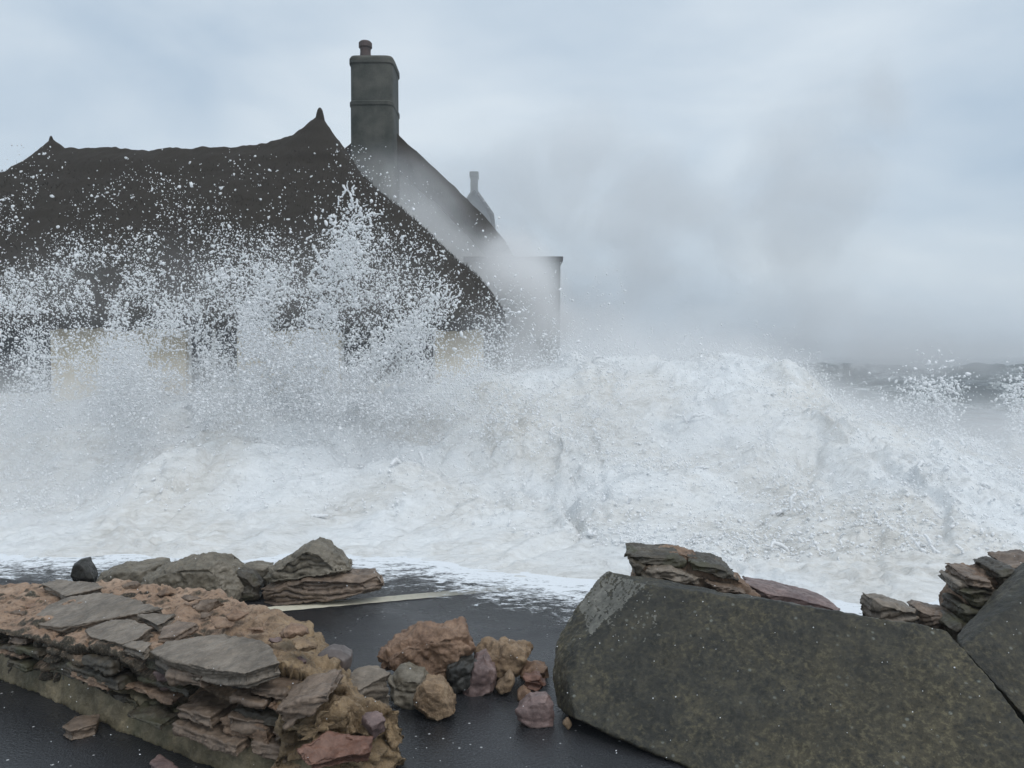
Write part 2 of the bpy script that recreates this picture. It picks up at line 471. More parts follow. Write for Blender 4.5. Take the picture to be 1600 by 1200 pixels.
def thatch_roof(name, x0, x1, y0, y1, ze, zr, hipL, hipR, rc, thick, horns=(), sag=0.0, step=0.05, seed=1, belly=0.0):
    """hipped thatched roof: outline with rounded corners, swept ridge ends, thick rounded eave"""
    nx, ny = int((x1 - x0) / step) + 1, int((y1 - y0) / step) + 1
    X, Y = np.meshgrid(np.linspace(x0, x1, nx), np.linspace(y0, y1, ny))
    yc, hd = (y0 + y1) / 2, (y1 - y0) / 2
    # pull the square grid into a rounded rectangle near the corners
    def rc_map(X, Y):
        cx, cy, hx, hy = (x0 + x1) / 2, yc, (x1 - x0) / 2, hd
        qx, qy = np.abs(X - cx) - (hx - rc), np.abs(Y - cy) - (hy - rc)
        inn = (qx > 0) & (qy > 0)
        r_sq = np.maximum(qx, qy); r_ci = np.hypot(qx, qy)
        s = np.where(inn & (r_ci > 1e-6), r_sq / np.maximum(r_ci, 1e-6), 1)
        X2 = np.where(inn, cx + np.sign(X - cx) * (hx - rc + qx * s), X)
        Y2 = np.where(inn, cy + np.sign(Y - cy) * (hy - rc + qy * s), Y)
        return X2, Y2
    X2, Y2 = rc_map(X, Y)
    dF, dB = (Y - y0) / hd, (y1 - Y) / hd
    dL = (X - x0) / hipL if hipL else np.full_like(X, 9.0)
    dR = (x1 - X) / hipR if hipR else np.full_like(X, 9.0)
    k = 0.03
    d = np.stack([dF, dB, dL, dR], 0)
    t = -k * np.log(np.exp(-d / k).sum(0))
    t = np.clip(t, -0.02, 1.05)
    prof = t + belly * np.sin(np.clip(t, 0, 1) * math.pi) 
    Z = ze + (zr - ze) * prof
    Z += 0.07 * smooth(t, 0.80, 0.825)
    Z -= sag * np.exp(-((Y - yc) / 1.2) ** 2) * np.sin(np.clip((X - x0 - hipL) / max(0.1, (x1 - x0 - hipL - hipR)), 0, 1) * math.pi)
    for (hx, hz, hr) in horns:
        r = np.hypot((X2 - hx) * np.where(X2 < hx, 0.9, 1.0), (Y2 - yc) * 1.1)
        Z += hz * np.exp(-r / hr)
    edge = np.minimum(np.minimum(X - x0, x1 - X) if hipL or hipR else np.full_like(X, 9.), np.minimum(Y - y0, y1 - Y))
    Z -= 0.16 * np.exp(-edge / 0.16)
    top = np.stack([X2.ravel(), Y2.ravel(), Z.ravel()], 1)
    st = np.stack([top[:, 0] * 3.0, top[:, 1] * 1.2, top[:, 2] * 1.2], 1)
    top[:, 2] += 0.035 * fbm(st, 3, seed) + 0.02 * fbm(top * 9, 2, seed + 4) + 0.06 * fbm(top * 0.6, 2, seed + 9)
    bot = top.copy(); bot[:, 2] -= thick
    n = nx * ny
    i = (np.arange(ny - 1)[:, None] * nx + np.arange(nx - 1)[None, :]).ravel()
    F = [np.stack([i, i + 1, i + nx + 1, i + nx], 1), np.stack([i, i + nx, i + nx + 1, i + 1], 1) + n]
    ring = list(range(nx)) + [r * nx + nx - 1 for r in range(1, ny)] + [(ny - 1) * nx + c for c in range(nx - 2, -1, -1)] + [r * nx for r in range(ny - 2, 0, -1)]
    ring = np.array(ring); nxt = np.roll(ring, -1)
    F.append(np.stack([ring, ring + n, nxt + n, nxt], 1))
    # loose straw ends standing off the surface
    ns = int((x1 - x0) * (y1 - y0) * 180)
    pick = rng.integers(0, n, ns); pick = pick[np.abs(top[pick, 1] - yc) > 0.55]; ns = len(pick); base = top[pick]
    dirv = rng.normal(size=(ns, 3)) * 0.5 + np.array([0, 0, 0.15]); dirv[:, 1] += np.where(base[:, 1] < yc, -0.8, 0.8); dirv[:, 2] -= 0.4
    dirv /= np.linalg.norm(dirv, axis=1)[:, None]
    ln = rng.uniform(0.02, 0.055, ns)[:, None]; wd = rng.normal(size=(ns, 3)); wd /= np.linalg.norm(wd, axis=1)[:, None]
    s0 = base + np.array([0, 0, 0.01]); up = np.array([0, 0, 1.0])
    sv = np.concatenate([s0 - wd * 0.008, s0 + wd * 0.008, s0 + dirv * ln + up * 0.05], 0)
    V = np.concatenate([top, bot], 0)
    me = bpy.data.meshes.new(name)
    quads = np.concatenate(F, 0); tris = np.stack([np.arange(ns), np.arange(ns) + ns, np.arange(ns) + 2 * ns], 1) + 2 * n
    V = np.concatenate([V, sv], 0)
    me.vertices.add(len(V)); me.vertices.foreach_set('co', V.astype(np.float32).ravel())
    li = np.concatenate([quads.ravel(), tris.ravel()]).astype(np.int32)
    me.loops.add(len(li)); me.loops.foreach_set('vertex_index', li)
    me.polygons.add(len(quads) + len(tris))
    me.polygons.foreach_set('loop_start', np.concatenate([np.arange(len(quads)) * 4, len(quads) * 4 + np.arange(len(tris)) * 3]).astype(np.int32))
    me.polygons.foreach_set('use_smooth', np.ones(len(quads) + len(tris), dtype=bool))
    me.update(calc_edges=True); me.validate()
    return me

def lathe(name, prof, cx, cy, seg=28, sq=None):
    """profile of (radius, z); sq=(hx, hy, n) makes a rounded rectangle instead of a circle"""
    vs, fs = [], []
    for (r, z) in prof:
        for k in range(seg):
            a = 2 * math.pi * k / seg
            if sq:
                hx, hy, n = sq; c, s = math.cos(a), math.sin(a)
                x = math.copysign(abs(c) ** (2 / n), c) * hx * r; y = math.copysign(abs(s) ** (2 / n), s) * hy * r
            else:
                x, y = r * math.cos(a), r * math.sin(a)
            vs.append((cx + x, cy + y, z))
    m = len(prof)
    for j in range(m - 1):
        for k in range(seg):
            k2 = (k + 1) % seg
            fs.append((j * seg + k, j * seg + k2, (j + 1) * seg + k2, (j + 1) * seg + k))
    bm = bmesh.new(); bv = [bm.verts.new(v) for v in vs]
    for f in fs: bm.faces.new([bv[i] for i in f])
    bm.faces.new([bv[i] for i in range(seg)][::-1]); bm.faces.new([bv[(m - 1) * seg + i] for i in range(seg)])
    me = bpy.data.meshes.new(name); bm.to_mesh(me); bm.free()
    return me

# --- the near cottage
YW = 13.5                                       # front wall
h1 = thing('thatched_cottage', (-5.0, 16.5, 0), 'cream thatched cottage nearest the camera with a dark sweeping roof', 'cottage', 'storm-hit cottages')
xR = P(788, 488, 13.2).x; xL = -13.2
yr = 16.6; hd = yr - 13.1
zr = P(230, 229, yr).z; ze = P(700, 470, 13.1).z
xhR, xhL = P(500, 190, yr).x, P(80, 220, yr).x
roof = part('roof', thatch_roof('roof', xL, xR, 13.1, 13.1 + 2 * hd, ze, zr, xhL - xL, xR - xhR, 0.9, 0.32,
            horns=((xhR, P(500, 183, yr).z - zr + 0.16, 0.55), (xhL, 0.26, 0.2)), sag=0.05, belly=0.035), M['thatch'], h1)
for (xh, v0, w) in ((xhR, 168, 0.075), (xhL, 212, 0.05)):
    zt = P(500, v0, yr).z
    subpart('finial', lathe('finial', [(w * 1.6, zt - 0.36), (w * 1.15, zt - 0.18), (w * 0.8, zt - 0.07), (w * 0.45, zt - 0.02), (w * 0.1, zt)], xh, yr, 12), M['thatch'], roof, h1)
zw = ze - 0.05
def wx(u, Y=YW): return P(u, 500, Y).x
def wz(v, Y=YW): return P(400, v, Y).z
holes = [(-40, 78, 497, 619), (290, 370, 500, 622), (531, 680, 495, 604)]
cols = sorted(holes)
xw0, xw1 = xL + 0.5, wx(755)
bx = []
prev = xw0
for (u0, u1, v0, v1) in cols:
    bx.append((prev, wx(u0), YW, YW + 0.4, -0.1, zw))
    bx.append((wx(u0), wx(u1), YW, YW + 0.4, -0.1, wz(v1)))
    bx.append((wx(u0), wx(u1), YW, YW + 0.4, wz(v0), zw))
    prev = wx(u1)
bx.append((prev, xw1, YW, YW + 0.4, -0.1, zw))
bx.append((xw1 - 0.4, xw1, YW + 0.4, YW + 5.6, -0.1, zw))
bx.append((xw0, xw1, YW + 5.6, YW + 6.0, -0.1, zw))
bx.append((xw0, xw0 + 0.4, YW + 0.4, YW + 5.6, -0.1, zw))
part('wall', boxes_mesh('wall', bx), M['cream'], h1)
part('timber_panel', boxes_mesh('timber_panel', [(xw1 + 0.003 + 0.086 * i, xw1 + 0.083 + 0.086 * i, YW + 0.15, YW + 0.22, -0.1, zw - 0.02) for i in range(4)] , 0.006), M['timber'], h1)
def window(u0, u1, v0, v1, bars, rails):
    x0, x1, z0, z1 = wx(u0), wx(u1), wz(v1), wz(v0)
    y = YW + 0.1; f = 0.045
    b_ = [(x0, x0 + f, y, y + .06, z0, z1), (x1 - f, x1, y, y + .06, z0, z1), (x0 + f, x1 - f, y, y + .06, z0, z0 + f), (x0 + f, x1 - f, y, y + .06, z1 - f, z1)]
    w = part('window', boxes_mesh('window', b_, 0.004), M['frame'], h1)
    xs_ = [x0 + f] + [wx(u) for u in bars] + [x1 - f]
    for u in bars:
        subpart('mullion', boxes_mesh('mullion', [(wx(u) - .03, wx(u) + .03, y + .003, y + .055, z0 + f, z1 - f)], .004), M['frame'], w, h1)
    for zq in rails:
        zz = z0 + (z1 - z0) * zq
        subpart('glazing_bar', boxes_mesh('glazing_bar', [(x0 + f, x1 - f, y + .012, y + .045, zz - .011, zz + .011)]), M['frame'], w, h1)
    subpart('pane', boxes_mesh('pane', [(x0 + f * .5, x1 - f * .5, y + .03, y + .042, z0 + f * .5, z1 - f * .5)]), M['glass'], w, h1)
    subpart('sill', boxes_mesh('sill', [(x0 - .05, x1 + .05, YW - .06, YW + .097, z0 - .06, z0 - .004)], .006), M['frame'], w, h1)
window(-40, 78, 497, 619, [], [])
window(290, 370, 500, 622, [330], [0.5])
window(531, 680, 495, 604, [580, 629], [0.66])

# --- the second cottage behind, gable towards us with the tall chimney
Y2 = 20.0
h2 = thing('thatched_cottage', (P(595, 500, Y2).x, Y2 + 3, 0), 'white gabled thatched cottage behind with the tall grey chimney', 'cottage', 'storm-hit cottages')
apx, apz = P(597, 186, Y2).x, P(597, 186, Y2).z
def verge(me_name, y0, y1, outline, thick):
    """thatch shell along a gable outline (list of x,z from the apex outwards) mirrored about the apex"""
    pts = [(2 * apx - x, z) for (x, z) in outline[::-1]][:-1] + outline
    o = np.array(pts); tang = np.gradient(o, axis=0); nrm = np.stack([tang[:, 1], -tang[:, 0]], 1); nrm /= np.linalg.norm(nrm, axis=1)[:, None]
    inn = o + nrm * thick
    ys_ = np.linspace(y0, y1, 40); m = len(o)
    vs = []; 
    for y in ys_:
        jy = 0.0
        vs += [(p[0], y + jy, p[1]) for p in o] + [(p[0], y, p[1]) for p in inn]
    vs = np.array(vs); vs += 0.03 * np.stack([fbm(vs * 3, 3, s) for s in (1, 2, 3)], 1)
    fs = []
    for j in range(len(ys_) - 1):
        b0, b1 = j * 2 * m, (j + 1) * 2 * m
        for k in range(m - 1):
            fs.append((b0 + k, b0 + k + 1, b1 + k + 1, b1 + k)); fs.append((b0 + m + k, b1 + m + k, b1 + m + k + 1, b0 + m + k + 1))
        fs.append((b0, b1, b1 + m, b0 + m)); fs.append((b0 + m - 1, b0 + 2 * m - 1, b1 + 2 * m - 1, b1 + m - 1))
    e = (len(ys_) - 1) * 2 * m
    for k in range(m - 1):
        fs.append((k, m + k, m + k + 1, k + 1)); fs.append((e + k, e + k + 1, e + m + k + 1, e + m + k))
    return np_mesh(me_name, vs, fs, False)
ol_px = [(597, 186), (606, 196), (625, 214), (650, 237), (690, 273), (730, 310), (765, 346), (790, 378), (806, 408), (812, 430)]
ol = []
for (u0, v0), (u1, v1) in zip(ol_px[:-1], ol_px[1:]):
    for s in (0, 0.25, 0.5, 0.75):
        q = P(u0 + (u1 - u0) * s, v0 + (v1 - v0) * s, Y2 - 0.45); ol.append((q.x, q.z))
part('roof', verge('roof', Y2 - 0.45, Y2 + 7, ol, 0.62), M['thatch'], h2)
gx = [(p[0], p[1]) for p in ol]
gw = [(x, z - 0.35) for (x, z) in gx][:-3]
bm = bmesh.new()
poly = [(2 * apx - x, z) for (x, z) in gw[::-1]][:-1] + gw
poly = [(poly[0][0], -0.1)] + poly + [(poly[-1][0], -0.1)]
v_f = [bm.verts.new((x, Y2, z)) for x, z in poly]; v_b = [bm.verts.new((x, Y2 + 6.5, z)) for x, z in poly]
bm.faces.new(v_f[::-1]); bm.faces.new(v_b)
for k in range(len(poly)):
    k2 = (k + 1) % len(poly); bm.faces.new((v_f[k], v_f[k2], v_b[k2], v_b[k]))
bmesh.ops.recalc_face_normals(bm, faces=bm.faces)
me = bpy.data.meshes.new('wall'); bm.to_mesh(me); bm.free()
part('wall', me, M['white_render'], h2)
YC = Y2 - 1.15
cx0, cx1 = P(545.5, 200, YC).x, P(614, 200, YC).x
ccx, chx = (cx0 + cx1) / 2, (cx1 - cx0) / 2
def cz(v): return P(580, v, YC).z
cy = YC + 0.62
ch = part('chimney', lathe('chimney', [(1.0, -0.5), (1.0, cz(165)), (1.035, cz(163)), (1.035, cz(158)), (0.985, cz(156)), (0.985, cz(99)), (1.04, cz(97)), (1.04, cz(90)), (0.98, cz(86)), (0.6, cz(84.5))], ccx, cy, 48, (chx, 0.62, 7)), M['chimney'], h2)
pu = P(571, 75, cy).x
cz0 = cz
def cz(v): return cz0(v) + (0.19 if v < 87 else 0.0)
subpart('chimney_pot', lathe('chimney_pot', [(0.15, cz(88)), (0.13, cz(78)), (0.135, cz(73)), (0.165, cz(71)), (0.165, cz(64)), (0.13, cz(61.5)), (0.05, cz(61))], pu, cy, 24), M['pot'], ch, h2)

# --- far house in the mist
Y3 = 36.0
h3 = thing('distant_house', (P(742, 500, Y3).x, Y3 + 3, 0), 'faint grey house far off in the mist with a single chimney', 'house', 'storm-hit cottages')
def p3(u, v): q = P(u, v, Y3); return (q.x, q.z)
ax, az = p3(742, 292); ex, ez = p3(772, 335); ex2 = 2 * ax - ex
def prism(name, prof, y0, y1):
    bm = bmesh.new()
    f = [bm.verts.new((x, y0, z)) for x, z in prof]; k = [bm.verts.new((x, y1, z)) for x, z in prof]
    bm.faces.new(f[::-1]); bm.faces.new(k)
    for i in range(len(prof)):
        j = (i + 1) % len(prof); bm.faces.new((f[i], f[j], k[j], k[i]))
    bmesh.ops.recalc_face_normals(bm, faces=bm.faces)
    me = bpy.data.meshes.new(name); bm.to_mesh(me); bm.free(); return me
part('wall', prism('wall', [(ex2 + .2, -1), (ex - .2, -1), (ex - .2, ez - .1), (ax, az - .2), (ex2 + .2, ez - .1)], Y3, Y3 + 6), M['board'], h3)
part('roof', prism('roof', [(ex2, ez - .15), (ex2, ez), (ax, az), (ex, ez), (ex, ez - .15), (ax, az - .15)], Y3 - .2, Y3 + 6.2), M['slate_roof'], h3)
c0, c1 = p3(733, 262), p3(747, 300)
me = boxes_mesh('chimney', [(c0[0] + .04, c1[0] - .04, Y3 + .3, Y3 + .9, c1[1], c0[1] - .35), (c0[0], c1[0], Y3 + .26, Y3 + .94, c0[1] - .35 + .002, c0[1] - 0.1)], 0.03)
part('chimney', me, M['chimney'], h3)

# --- dark flat-roofed outbuilding
Y4 = 18.5
qa, qb = P(806, 403, Y4), P(877, 403, Y4)
h4 = thing('outbuilding', (qa.x, Y4 + 1, 0), 'dark boarded flat-roofed outbuilding half lost in spray beside the cottages', 'outbuilding')
nb = 26
part('wall', boxes_mesh('wall', [(qa.x - 1.2, qb.x - 0.02, Y4 + (0.02 if i % 2 else 0.0), Y4 + 2.2, -1 + (qa.z - 0.08 + 1) * i / nb, -1 + (qa.z - 0.08 + 1) * (i + 1) / nb - 0.002) for i in range(nb)]), M['board'], h4)
part('roof', boxes_mesh('roof', [(qa.x - 1.25, qb.x + 0.04, Y4 - 0.06, Y4 + 2.3, qa.z - 0.08, qa.z + 0.03)], 0.01), M['timber'], h4)

# ------------------------------------------------------------------ foreground: fallen wall section on the left
def hull_prism(top, down, shrink=0.9):
    """points of a slab: its top polygon and the same polygon lower down"""
    c = sum(top, Vector()) / len(top)
    return list(top) + [c + (p - c) * shrink + down for p in top]
lp0, lp1, lp2 = G(60, 985, .27), G(200, 905, .37), G(430, 1030, .43)
l_n = (lp1 - lp0).cross(lp2 - lp0).normalized()
if l_n.z < 0: l_n = -l_n
LC = thing('wall_chunk', tuple(G(250, 1100, 0)), 'long fallen section of rubble wall topped with grey slates at lower left', 'broken wall', 'pieces of smashed sea wall')
core = [
    [G(-160, 1000, 0), G(170, 1100, .0), G(450, 1200, .0), G(560, 1240, 0), G(640, 1195, 0),
     G(-160, 960, .22), G(0, 985, .24), G(60, 985, .29), G(235, 1032, .34), G(440, 1045, .40), G(540, 1075, .34),
     G(60, 938, .29), G(150, 908, .34), G(240, 908, .36), G(330, 925, .39), G(425, 950, .40), G(484, 968, .38), G(498, 1010, .36),
     G(60, 938, .29) * 1.0 + Vector((0, .1, -.3)), G(240, 908, .36) + Vector((0, .1, -.36)), G(484, 968, .38) + Vector((.05, .1, -.38)), G(-160, 930, 0)],
    [G(440, 1060, .36), G(500, 1060, .36), G(560, 1090, .30), G(618, 1105, .24), G(634, 1150, .13), G(622, 1195, .03), G(560, 1235, 0), G(420, 1240, 0), G(430, 1130, .3), G(560, 1140, .24)],
    [G(490, 1110, .33), G(545, 1088, .33), G(600, 1130, .24), G(560, 1170, .2), G(470, 1190, .16), G(460, 1140, .28), G(520, 1200, .02), G(600, 1180, .02)],
]
me = hulls_mesh('mortar', core, 0.0095)
co, no = get_co(me), get_no(me)
front = smooth(-no[:, 1], 0.1, 0.6) * smooth(co[:, 2], 0.02, 0.1)
tt = co[:, 2] / 0.055 + 0.8 * fbm(co * 3, 2, 77)
kk = np.floor(tt); fr = tt - kk
ci = np.floor(co[:, 0] * 5.0 + kk * 0.37 + 0.6 * fbm(co * 4, 2, 78)).astype(np.int64)
st = _hash(kk.astype(np.int64), ci, 0 * ci, 5)
d = front * (0.10 * (st - 1.0) - 0.05 * np.exp(-(np.minimum(fr, 1 - fr) / 0.16) ** 2))
d -= 0.022 * np.clip(1 - np.abs(fbm(co * 5, 3, 17, 0.6)) * 5, 0, 1)
d += 0.014 * np.clip(vnoise(co * 16, 19), -0.2, 1) + 0.022 * fbm(co * 6, 5, 12, 0.6) + 0.006 * fbm(co * 45, 3, 14, 0.6) + (0.004 + 0.014 * smooth(co[:, 0], -0.95, -0.6)) * billow(co * 13, 3, 13) * (0.6 + fbm(co * 2, 2, 15))
set_co(me, co + no * d[:, None])
M['wallmix'] = None
def wall_mix():
    """tan mortar with slate courses, moss and painted-in shade darkening the weathered face"""
    m, nt = mat_new('rubble_and_mortar'); t = NT(nt)
    co = obj_coord(t)
    n1 = t.noise(co, 5, 6, 0.65, 0.3); n2 = t.noise(co, 19, 8, 0.7); n3 = t.noise(co, 110, 4, 0.7)
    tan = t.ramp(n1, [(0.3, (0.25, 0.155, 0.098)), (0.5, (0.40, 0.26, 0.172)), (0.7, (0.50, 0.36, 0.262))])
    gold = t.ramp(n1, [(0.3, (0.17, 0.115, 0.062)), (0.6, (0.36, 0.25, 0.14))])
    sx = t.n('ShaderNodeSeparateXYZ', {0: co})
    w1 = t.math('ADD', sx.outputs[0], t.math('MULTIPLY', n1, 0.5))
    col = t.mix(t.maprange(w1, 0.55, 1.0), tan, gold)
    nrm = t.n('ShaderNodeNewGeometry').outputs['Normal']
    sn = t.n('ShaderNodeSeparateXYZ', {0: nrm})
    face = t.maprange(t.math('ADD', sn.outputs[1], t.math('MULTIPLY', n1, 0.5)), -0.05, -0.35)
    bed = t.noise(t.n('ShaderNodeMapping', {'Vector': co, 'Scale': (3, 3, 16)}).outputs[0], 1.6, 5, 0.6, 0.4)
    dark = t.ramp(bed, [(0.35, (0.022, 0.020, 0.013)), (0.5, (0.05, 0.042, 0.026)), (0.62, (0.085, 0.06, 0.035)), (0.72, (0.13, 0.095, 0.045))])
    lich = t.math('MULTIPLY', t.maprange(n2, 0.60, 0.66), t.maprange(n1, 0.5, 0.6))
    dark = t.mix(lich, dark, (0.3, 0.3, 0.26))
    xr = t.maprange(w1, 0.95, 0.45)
    col = t.mix(t.math('MULTIPLY', face, xr), col, dark)  # front-facing side darker: wet moss and slate, with shade put into the colour
    col = t.mix(t.maprange(n2, 0.3, 0.6), t.mix(0.4, col, (0.04, 0.03, 0.02)), col)
    col = t.mix(t.maprange(n3, 0.52, 0.68, 0, 0.45), col, (0.48, 0.37, 0.27))
    col = t.mix(t.maprange(t.noise(co, 42, 6, 0.75), 0.46, 0.38, 0, 0.6), col, (0.07, 0.045, 0.03))
    h = t.math('ADD', n2, t.math('MULTIPLY', n3, 0.45))
    t.out(t.surf(col, t.maprange(n2, 0.3, 0.7, 0.7, 0.45), h, 0.9, 0.02, 0.45).outputs[0])
    return m
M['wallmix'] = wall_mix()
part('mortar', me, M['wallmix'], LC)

# courses of thin dark stones bedded in its weathered face
rim = [(0, 990), (60, 992), (150, 1012), (235, 1036), (300, 1052), (400, 1062), (450, 1075)]
low = [(0, 1026), (90, 1058), (170, 1096), (250, 1126), (330, 1156), (410, 1184), (460, 1196)]
r_z = [.24, .27, .31, .33, .36, .38, .36]; l_z = [.13] * 6 + [.1]
for row in range(5):
    q = -0.2 + 0.25 * (row % 2)
    while q < 5.8:
        w = random.uniform(.5, 1.6); jr = random.uniform(-.35, .35); fr0, fr1 = (row + .1 + jr) / 5, (row + .1 + jr + random.uniform(.4, 1.05)) / 5
        if random.random() < .14:
            q += w * .6; continue
        def fp(a, f):
            a = min(max(a, 0), 5.999); k = int(a); b_ = a - k
            A = G(*rim[k], r_z[k]).lerp(G(*rim[k + 1], r_z[k + 1]), b_); B = G(*low[k], l_z[k]).lerp(G(*low[k + 1], l_z[k + 1]), b_)
            return A.lerp(B, f)
        jz = random.uniform(-.04, .04)
        c4 = [fp(q + .04, fr0 + jz), fp(q + w - .06, fr0 + jz + random.uniform(-.03, .03)), fp(q + w - .08, fr1 + jz), fp(q + .06, fr1 + jz + random.uniform(-.03, .03))]
        out_ = Vector((-.02, -.045, 0)) * random.uniform(-.5, 1.3); inn_ = Vector((.05, .16, 0))
        pts = [p + out_ for p in c4] + [p + inn_ for p in c4] + [(c4[0] + c4[3]) / 2 + out_ * 1.2, (c4[1] + c4[2]) / 2 + out_ * 1.2]
        me = rough_rock(hulls_mesh('stone', [pts], 0.0075), 400 + row * 20 + int(q * 3), 0.010, 9, 0.004, bed=(.05, .1, 1), layer=0.016, inset=0.012)
        part('stone', me, M[random.choice(['slate_dark', 'slate_dark', 'slate_brown', 'slate_brown', 'mortar', 'slate_dark'])], LC)
        q += w

# stones bedded in the mortar of its upper side
for i, (u, v, rr_, mt) in enumerate([(330, 948, .07, 'slate_brown'), (372, 962, .05, 'brown_rock'), (300, 935, .05, 'slate_brown'), (400, 985, .045, 'brown_rock'), (455, 985, .07, 'brown_rock'), (352, 975, .04, 'mortar'),
        (20, 962, .07, 'slate_brown'), (44, 948, .05, 'brown_rock'), (210, 915, .05, 'slate_brown'), (258, 925, .05, 'mortar'), (474, 1008, .06, 'ochre'), (430, 1000, .03, 'slate_purple'), (318, 962, .03, 'slate_brown')]):
    c0 = on_plane(u, v, lp0 + l_n * .005, l_n); pts = []
    for k in range(14):
        d_ = Vector((random.gauss(0, 1), random.gauss(0, 1), random.gauss(0, 1))).normalized()
        pts.append(c0 + Vector((d_.x * rr_ * 1.25, d_.y * rr_, d_.z * rr_ * .5)))
    part('stone', rough_rock(hulls_mesh('stone', [pts], .006), 520 + i, .008, 12, .004), M[mt], LC)

# rendered coping along its lower edge
cp = []
edge_pts = [(-160, 985), (0, 1060), (90, 1098), (170, 1135), (250, 1168), (330, 1200), (410, 1228), (490, 1252)]
for (e0, e1) in zip(edge_pts[:-1], edge_pts[1:]):
    a0, a1 = G(*e0, 0), G(*e1, 0)
    up = Vector((0, 0, .15)); inn = Vector((.10, .2, 0))
    cp.append([a0, a1, a0 + up + inn * .12, a1 + up + inn * .12, a0 + inn, a1 + inn, a0 + up * 1.15 + inn, a1 + up * 1.15 + inn])
me = rough_rock(hulls_mesh('coping', cp, 0.009), 21, 0.009, 5, 0.003, pits=0.008)
part('coping', me, M['coping'], LC)

slates = [
    ([(48, 968), (72, 946), (112, 930), (176, 925), (208, 935), (256, 949), (200, 958), (150, 968), (96, 980), (60, 977)], .07, 'slate', None),
    ([(130, 986), (168, 967), (208, 965), (242, 978), (216, 998), (188, 1007), (136, 994)], .05, 'slate', None),
    ([(212, 959), (276, 955), (258, 971), (244, 977)], .04, 'slate', None),
    ([(250, 980), (276, 967), (312, 972), (272, 996), (244, 998)], .035, 'slate_brown', None),
    ([(186, 1009), (208, 999), (240, 1002), (224, 1020)], .04, 'slate', None),
    ([(232, 1018), (260, 1002), (352, 987), (392, 1004), (424, 1006), (440, 1034), (380, 1052), (320, 1044), (256, 1030)], .07, 'slate', None),
    ([(62, 912), (90, 905), (150, 908), (160, 918), (100, 932), (84, 922)], .04, 'slate', None),
]
for i, (poly, th, mt, lb) in enumerate(slates):
    top = [on_plane(u, v, lp0 + l_n * 0.045, l_n) for u, v in poly]
    me = rough_rock(hulls_mesh('slate', [hull_prism(top, -l_n * th, 0.95)], 0.006), 30 + i, 0.0055, 7, 0.0025, bed=l_n, layer=0.016, inset=0.014)
    part('slate', me, M[mt], LC)
# stones showing in its front and broken end
face_stones = [
    ([(424, 1112), (512, 1082), (516, 1098), (444, 1140)], .36, .2, 'slate_brown', 'long brown stone'),
    ([(456, 1168), (516, 1136), (588, 1146), (580, 1172), (480, 1198)], .23, .15, 'slate_red', 'red slate'),
    ([(438, 1028), (472, 1020), (482, 1032), (448, 1048)], .41, .06, 'slate_purple', 'small purple stone'),
    ([(562, 1118), (590, 1108), (606, 1124), (580, 1140)], .27, .08, 'slate_purple', 'purple stone'),
    ([(236, 1052), (280, 1048), (290, 1072), (250, 1080)], .25, .1, 'slate_purple', 'purple stone'),
    ([(330, 1056), (420, 1066), (432, 1082), (350, 1078)], .3, .1, 'slate_dark', None),
    ([(352, 1120), (420, 1130), (418, 1152), (356, 1142)], .2, .1, 'slate_brown', 'brown stone'),
    ([(36, 984), (60, 976), (64, 992), (44, 1000)], .26, .06, 'slate_dark', None),
]
for i, (poly, z, th, mt, lb) in enumerate(face_stones):
    f = [G(u, v, z) for u, v in poly]
    c = sum(f, Vector()) / len(f); yv = c.y - 0.03
    f = [P(u, v, yv) for u, v in poly]
    if i in (1, 2, 3):
        f = [on_plane(u, v, c, Vector((0.25, -0.45, 1)).normalized()) for u, v in poly]
        pts = hull_prism(f, Vector((0, .03, -.06)), .9)
    else:
        pts = f + [q + Vector((0, th + .06, -0.01)) for q in f] + [c + Vector((0, -.035, .0))]
    me = rough_rock(hulls_mesh('stone', [pts], 0.008), 60 + i, 0.010, 8, 0.004, bed=(0.1, 0.2, 1), layer=0.02, inset=0.014)
    o = part('stone', me, M[mt], LC)
    if lb: o['label'] = lb

# ------------------------------------------------------------------ loose rocks
def rock(name, poly, base_v, thick, mat, label, cat, group, seed, lump=0.02, bed=None, layer=0.03, inset=0.012, voxel=0.0065, z0=None, fs=8.0, ylift=0.0, lean=0.0):
    Yb = G(800, base_v, 0).y
    Ym = Yb + thick * 0.35 + ylift
    ring = [P(u, v, Ym) for u, v in poly]
    c = sum(ring, Vector()) / len(ring)
    pts = []
    for q in ring:
        pts.append(q + Vector((0, -0.1 * thick, 0)))
        pts.append(c + (q - c) * 0.72 + Vector((0, -thick * .38 + lean * (q.z - c.z), 0)))
        pts.append(c + (q - c) * 0.86 + Vector((0, thick * .6 + lean * (q.z - c.z), 0)))
    if z0 is None:
        zmin = min(q.z for q in ring)
        if zmin > 0.02:
            for q in ring:
                if q.z < c.z: pts.append(Vector((c.x + (q.x - c.x) * .8, q.y + thick * .15, -0.005)))
    for q in pts: q.z = max(q.z, -0.01)
    me = rough_rock(hulls_mesh(name, [pts], voxel), seed, lump, fs, lump * .22, bed=bed, layer=layer, inset=inset)
    zlow = min(0.0, float(get_co(me)[:, 2].min()))
    o = place(name, me, M[mat], None, (c.x, c.y, 0))
    return tag(o, label, cat, group)
RB = 'rubble strewn between the wall pieces'
rock('boulder', [(584, 1022), (608, 1009), (635, 991), (662, 983), (683, 985), (722, 976), (740, 1006), (737, 1030), (700, 1062), (650, 1054), (596, 1046)], 1078, .26, 'brown_rock', 'rough reddish brown boulder, largest of the rubble on the wet road', 'rock', RB, 101, .028)
rock('boulder', [(698, 1036), (719, 1024), (743, 1033), (745, 1060), (731, 1077), (710, 1083), (697, 1062)], 1086, .16, 'black_rock', 'shiny black rounded rock beneath the right end of the brown boulder', 'rock', RB, 102, .018)
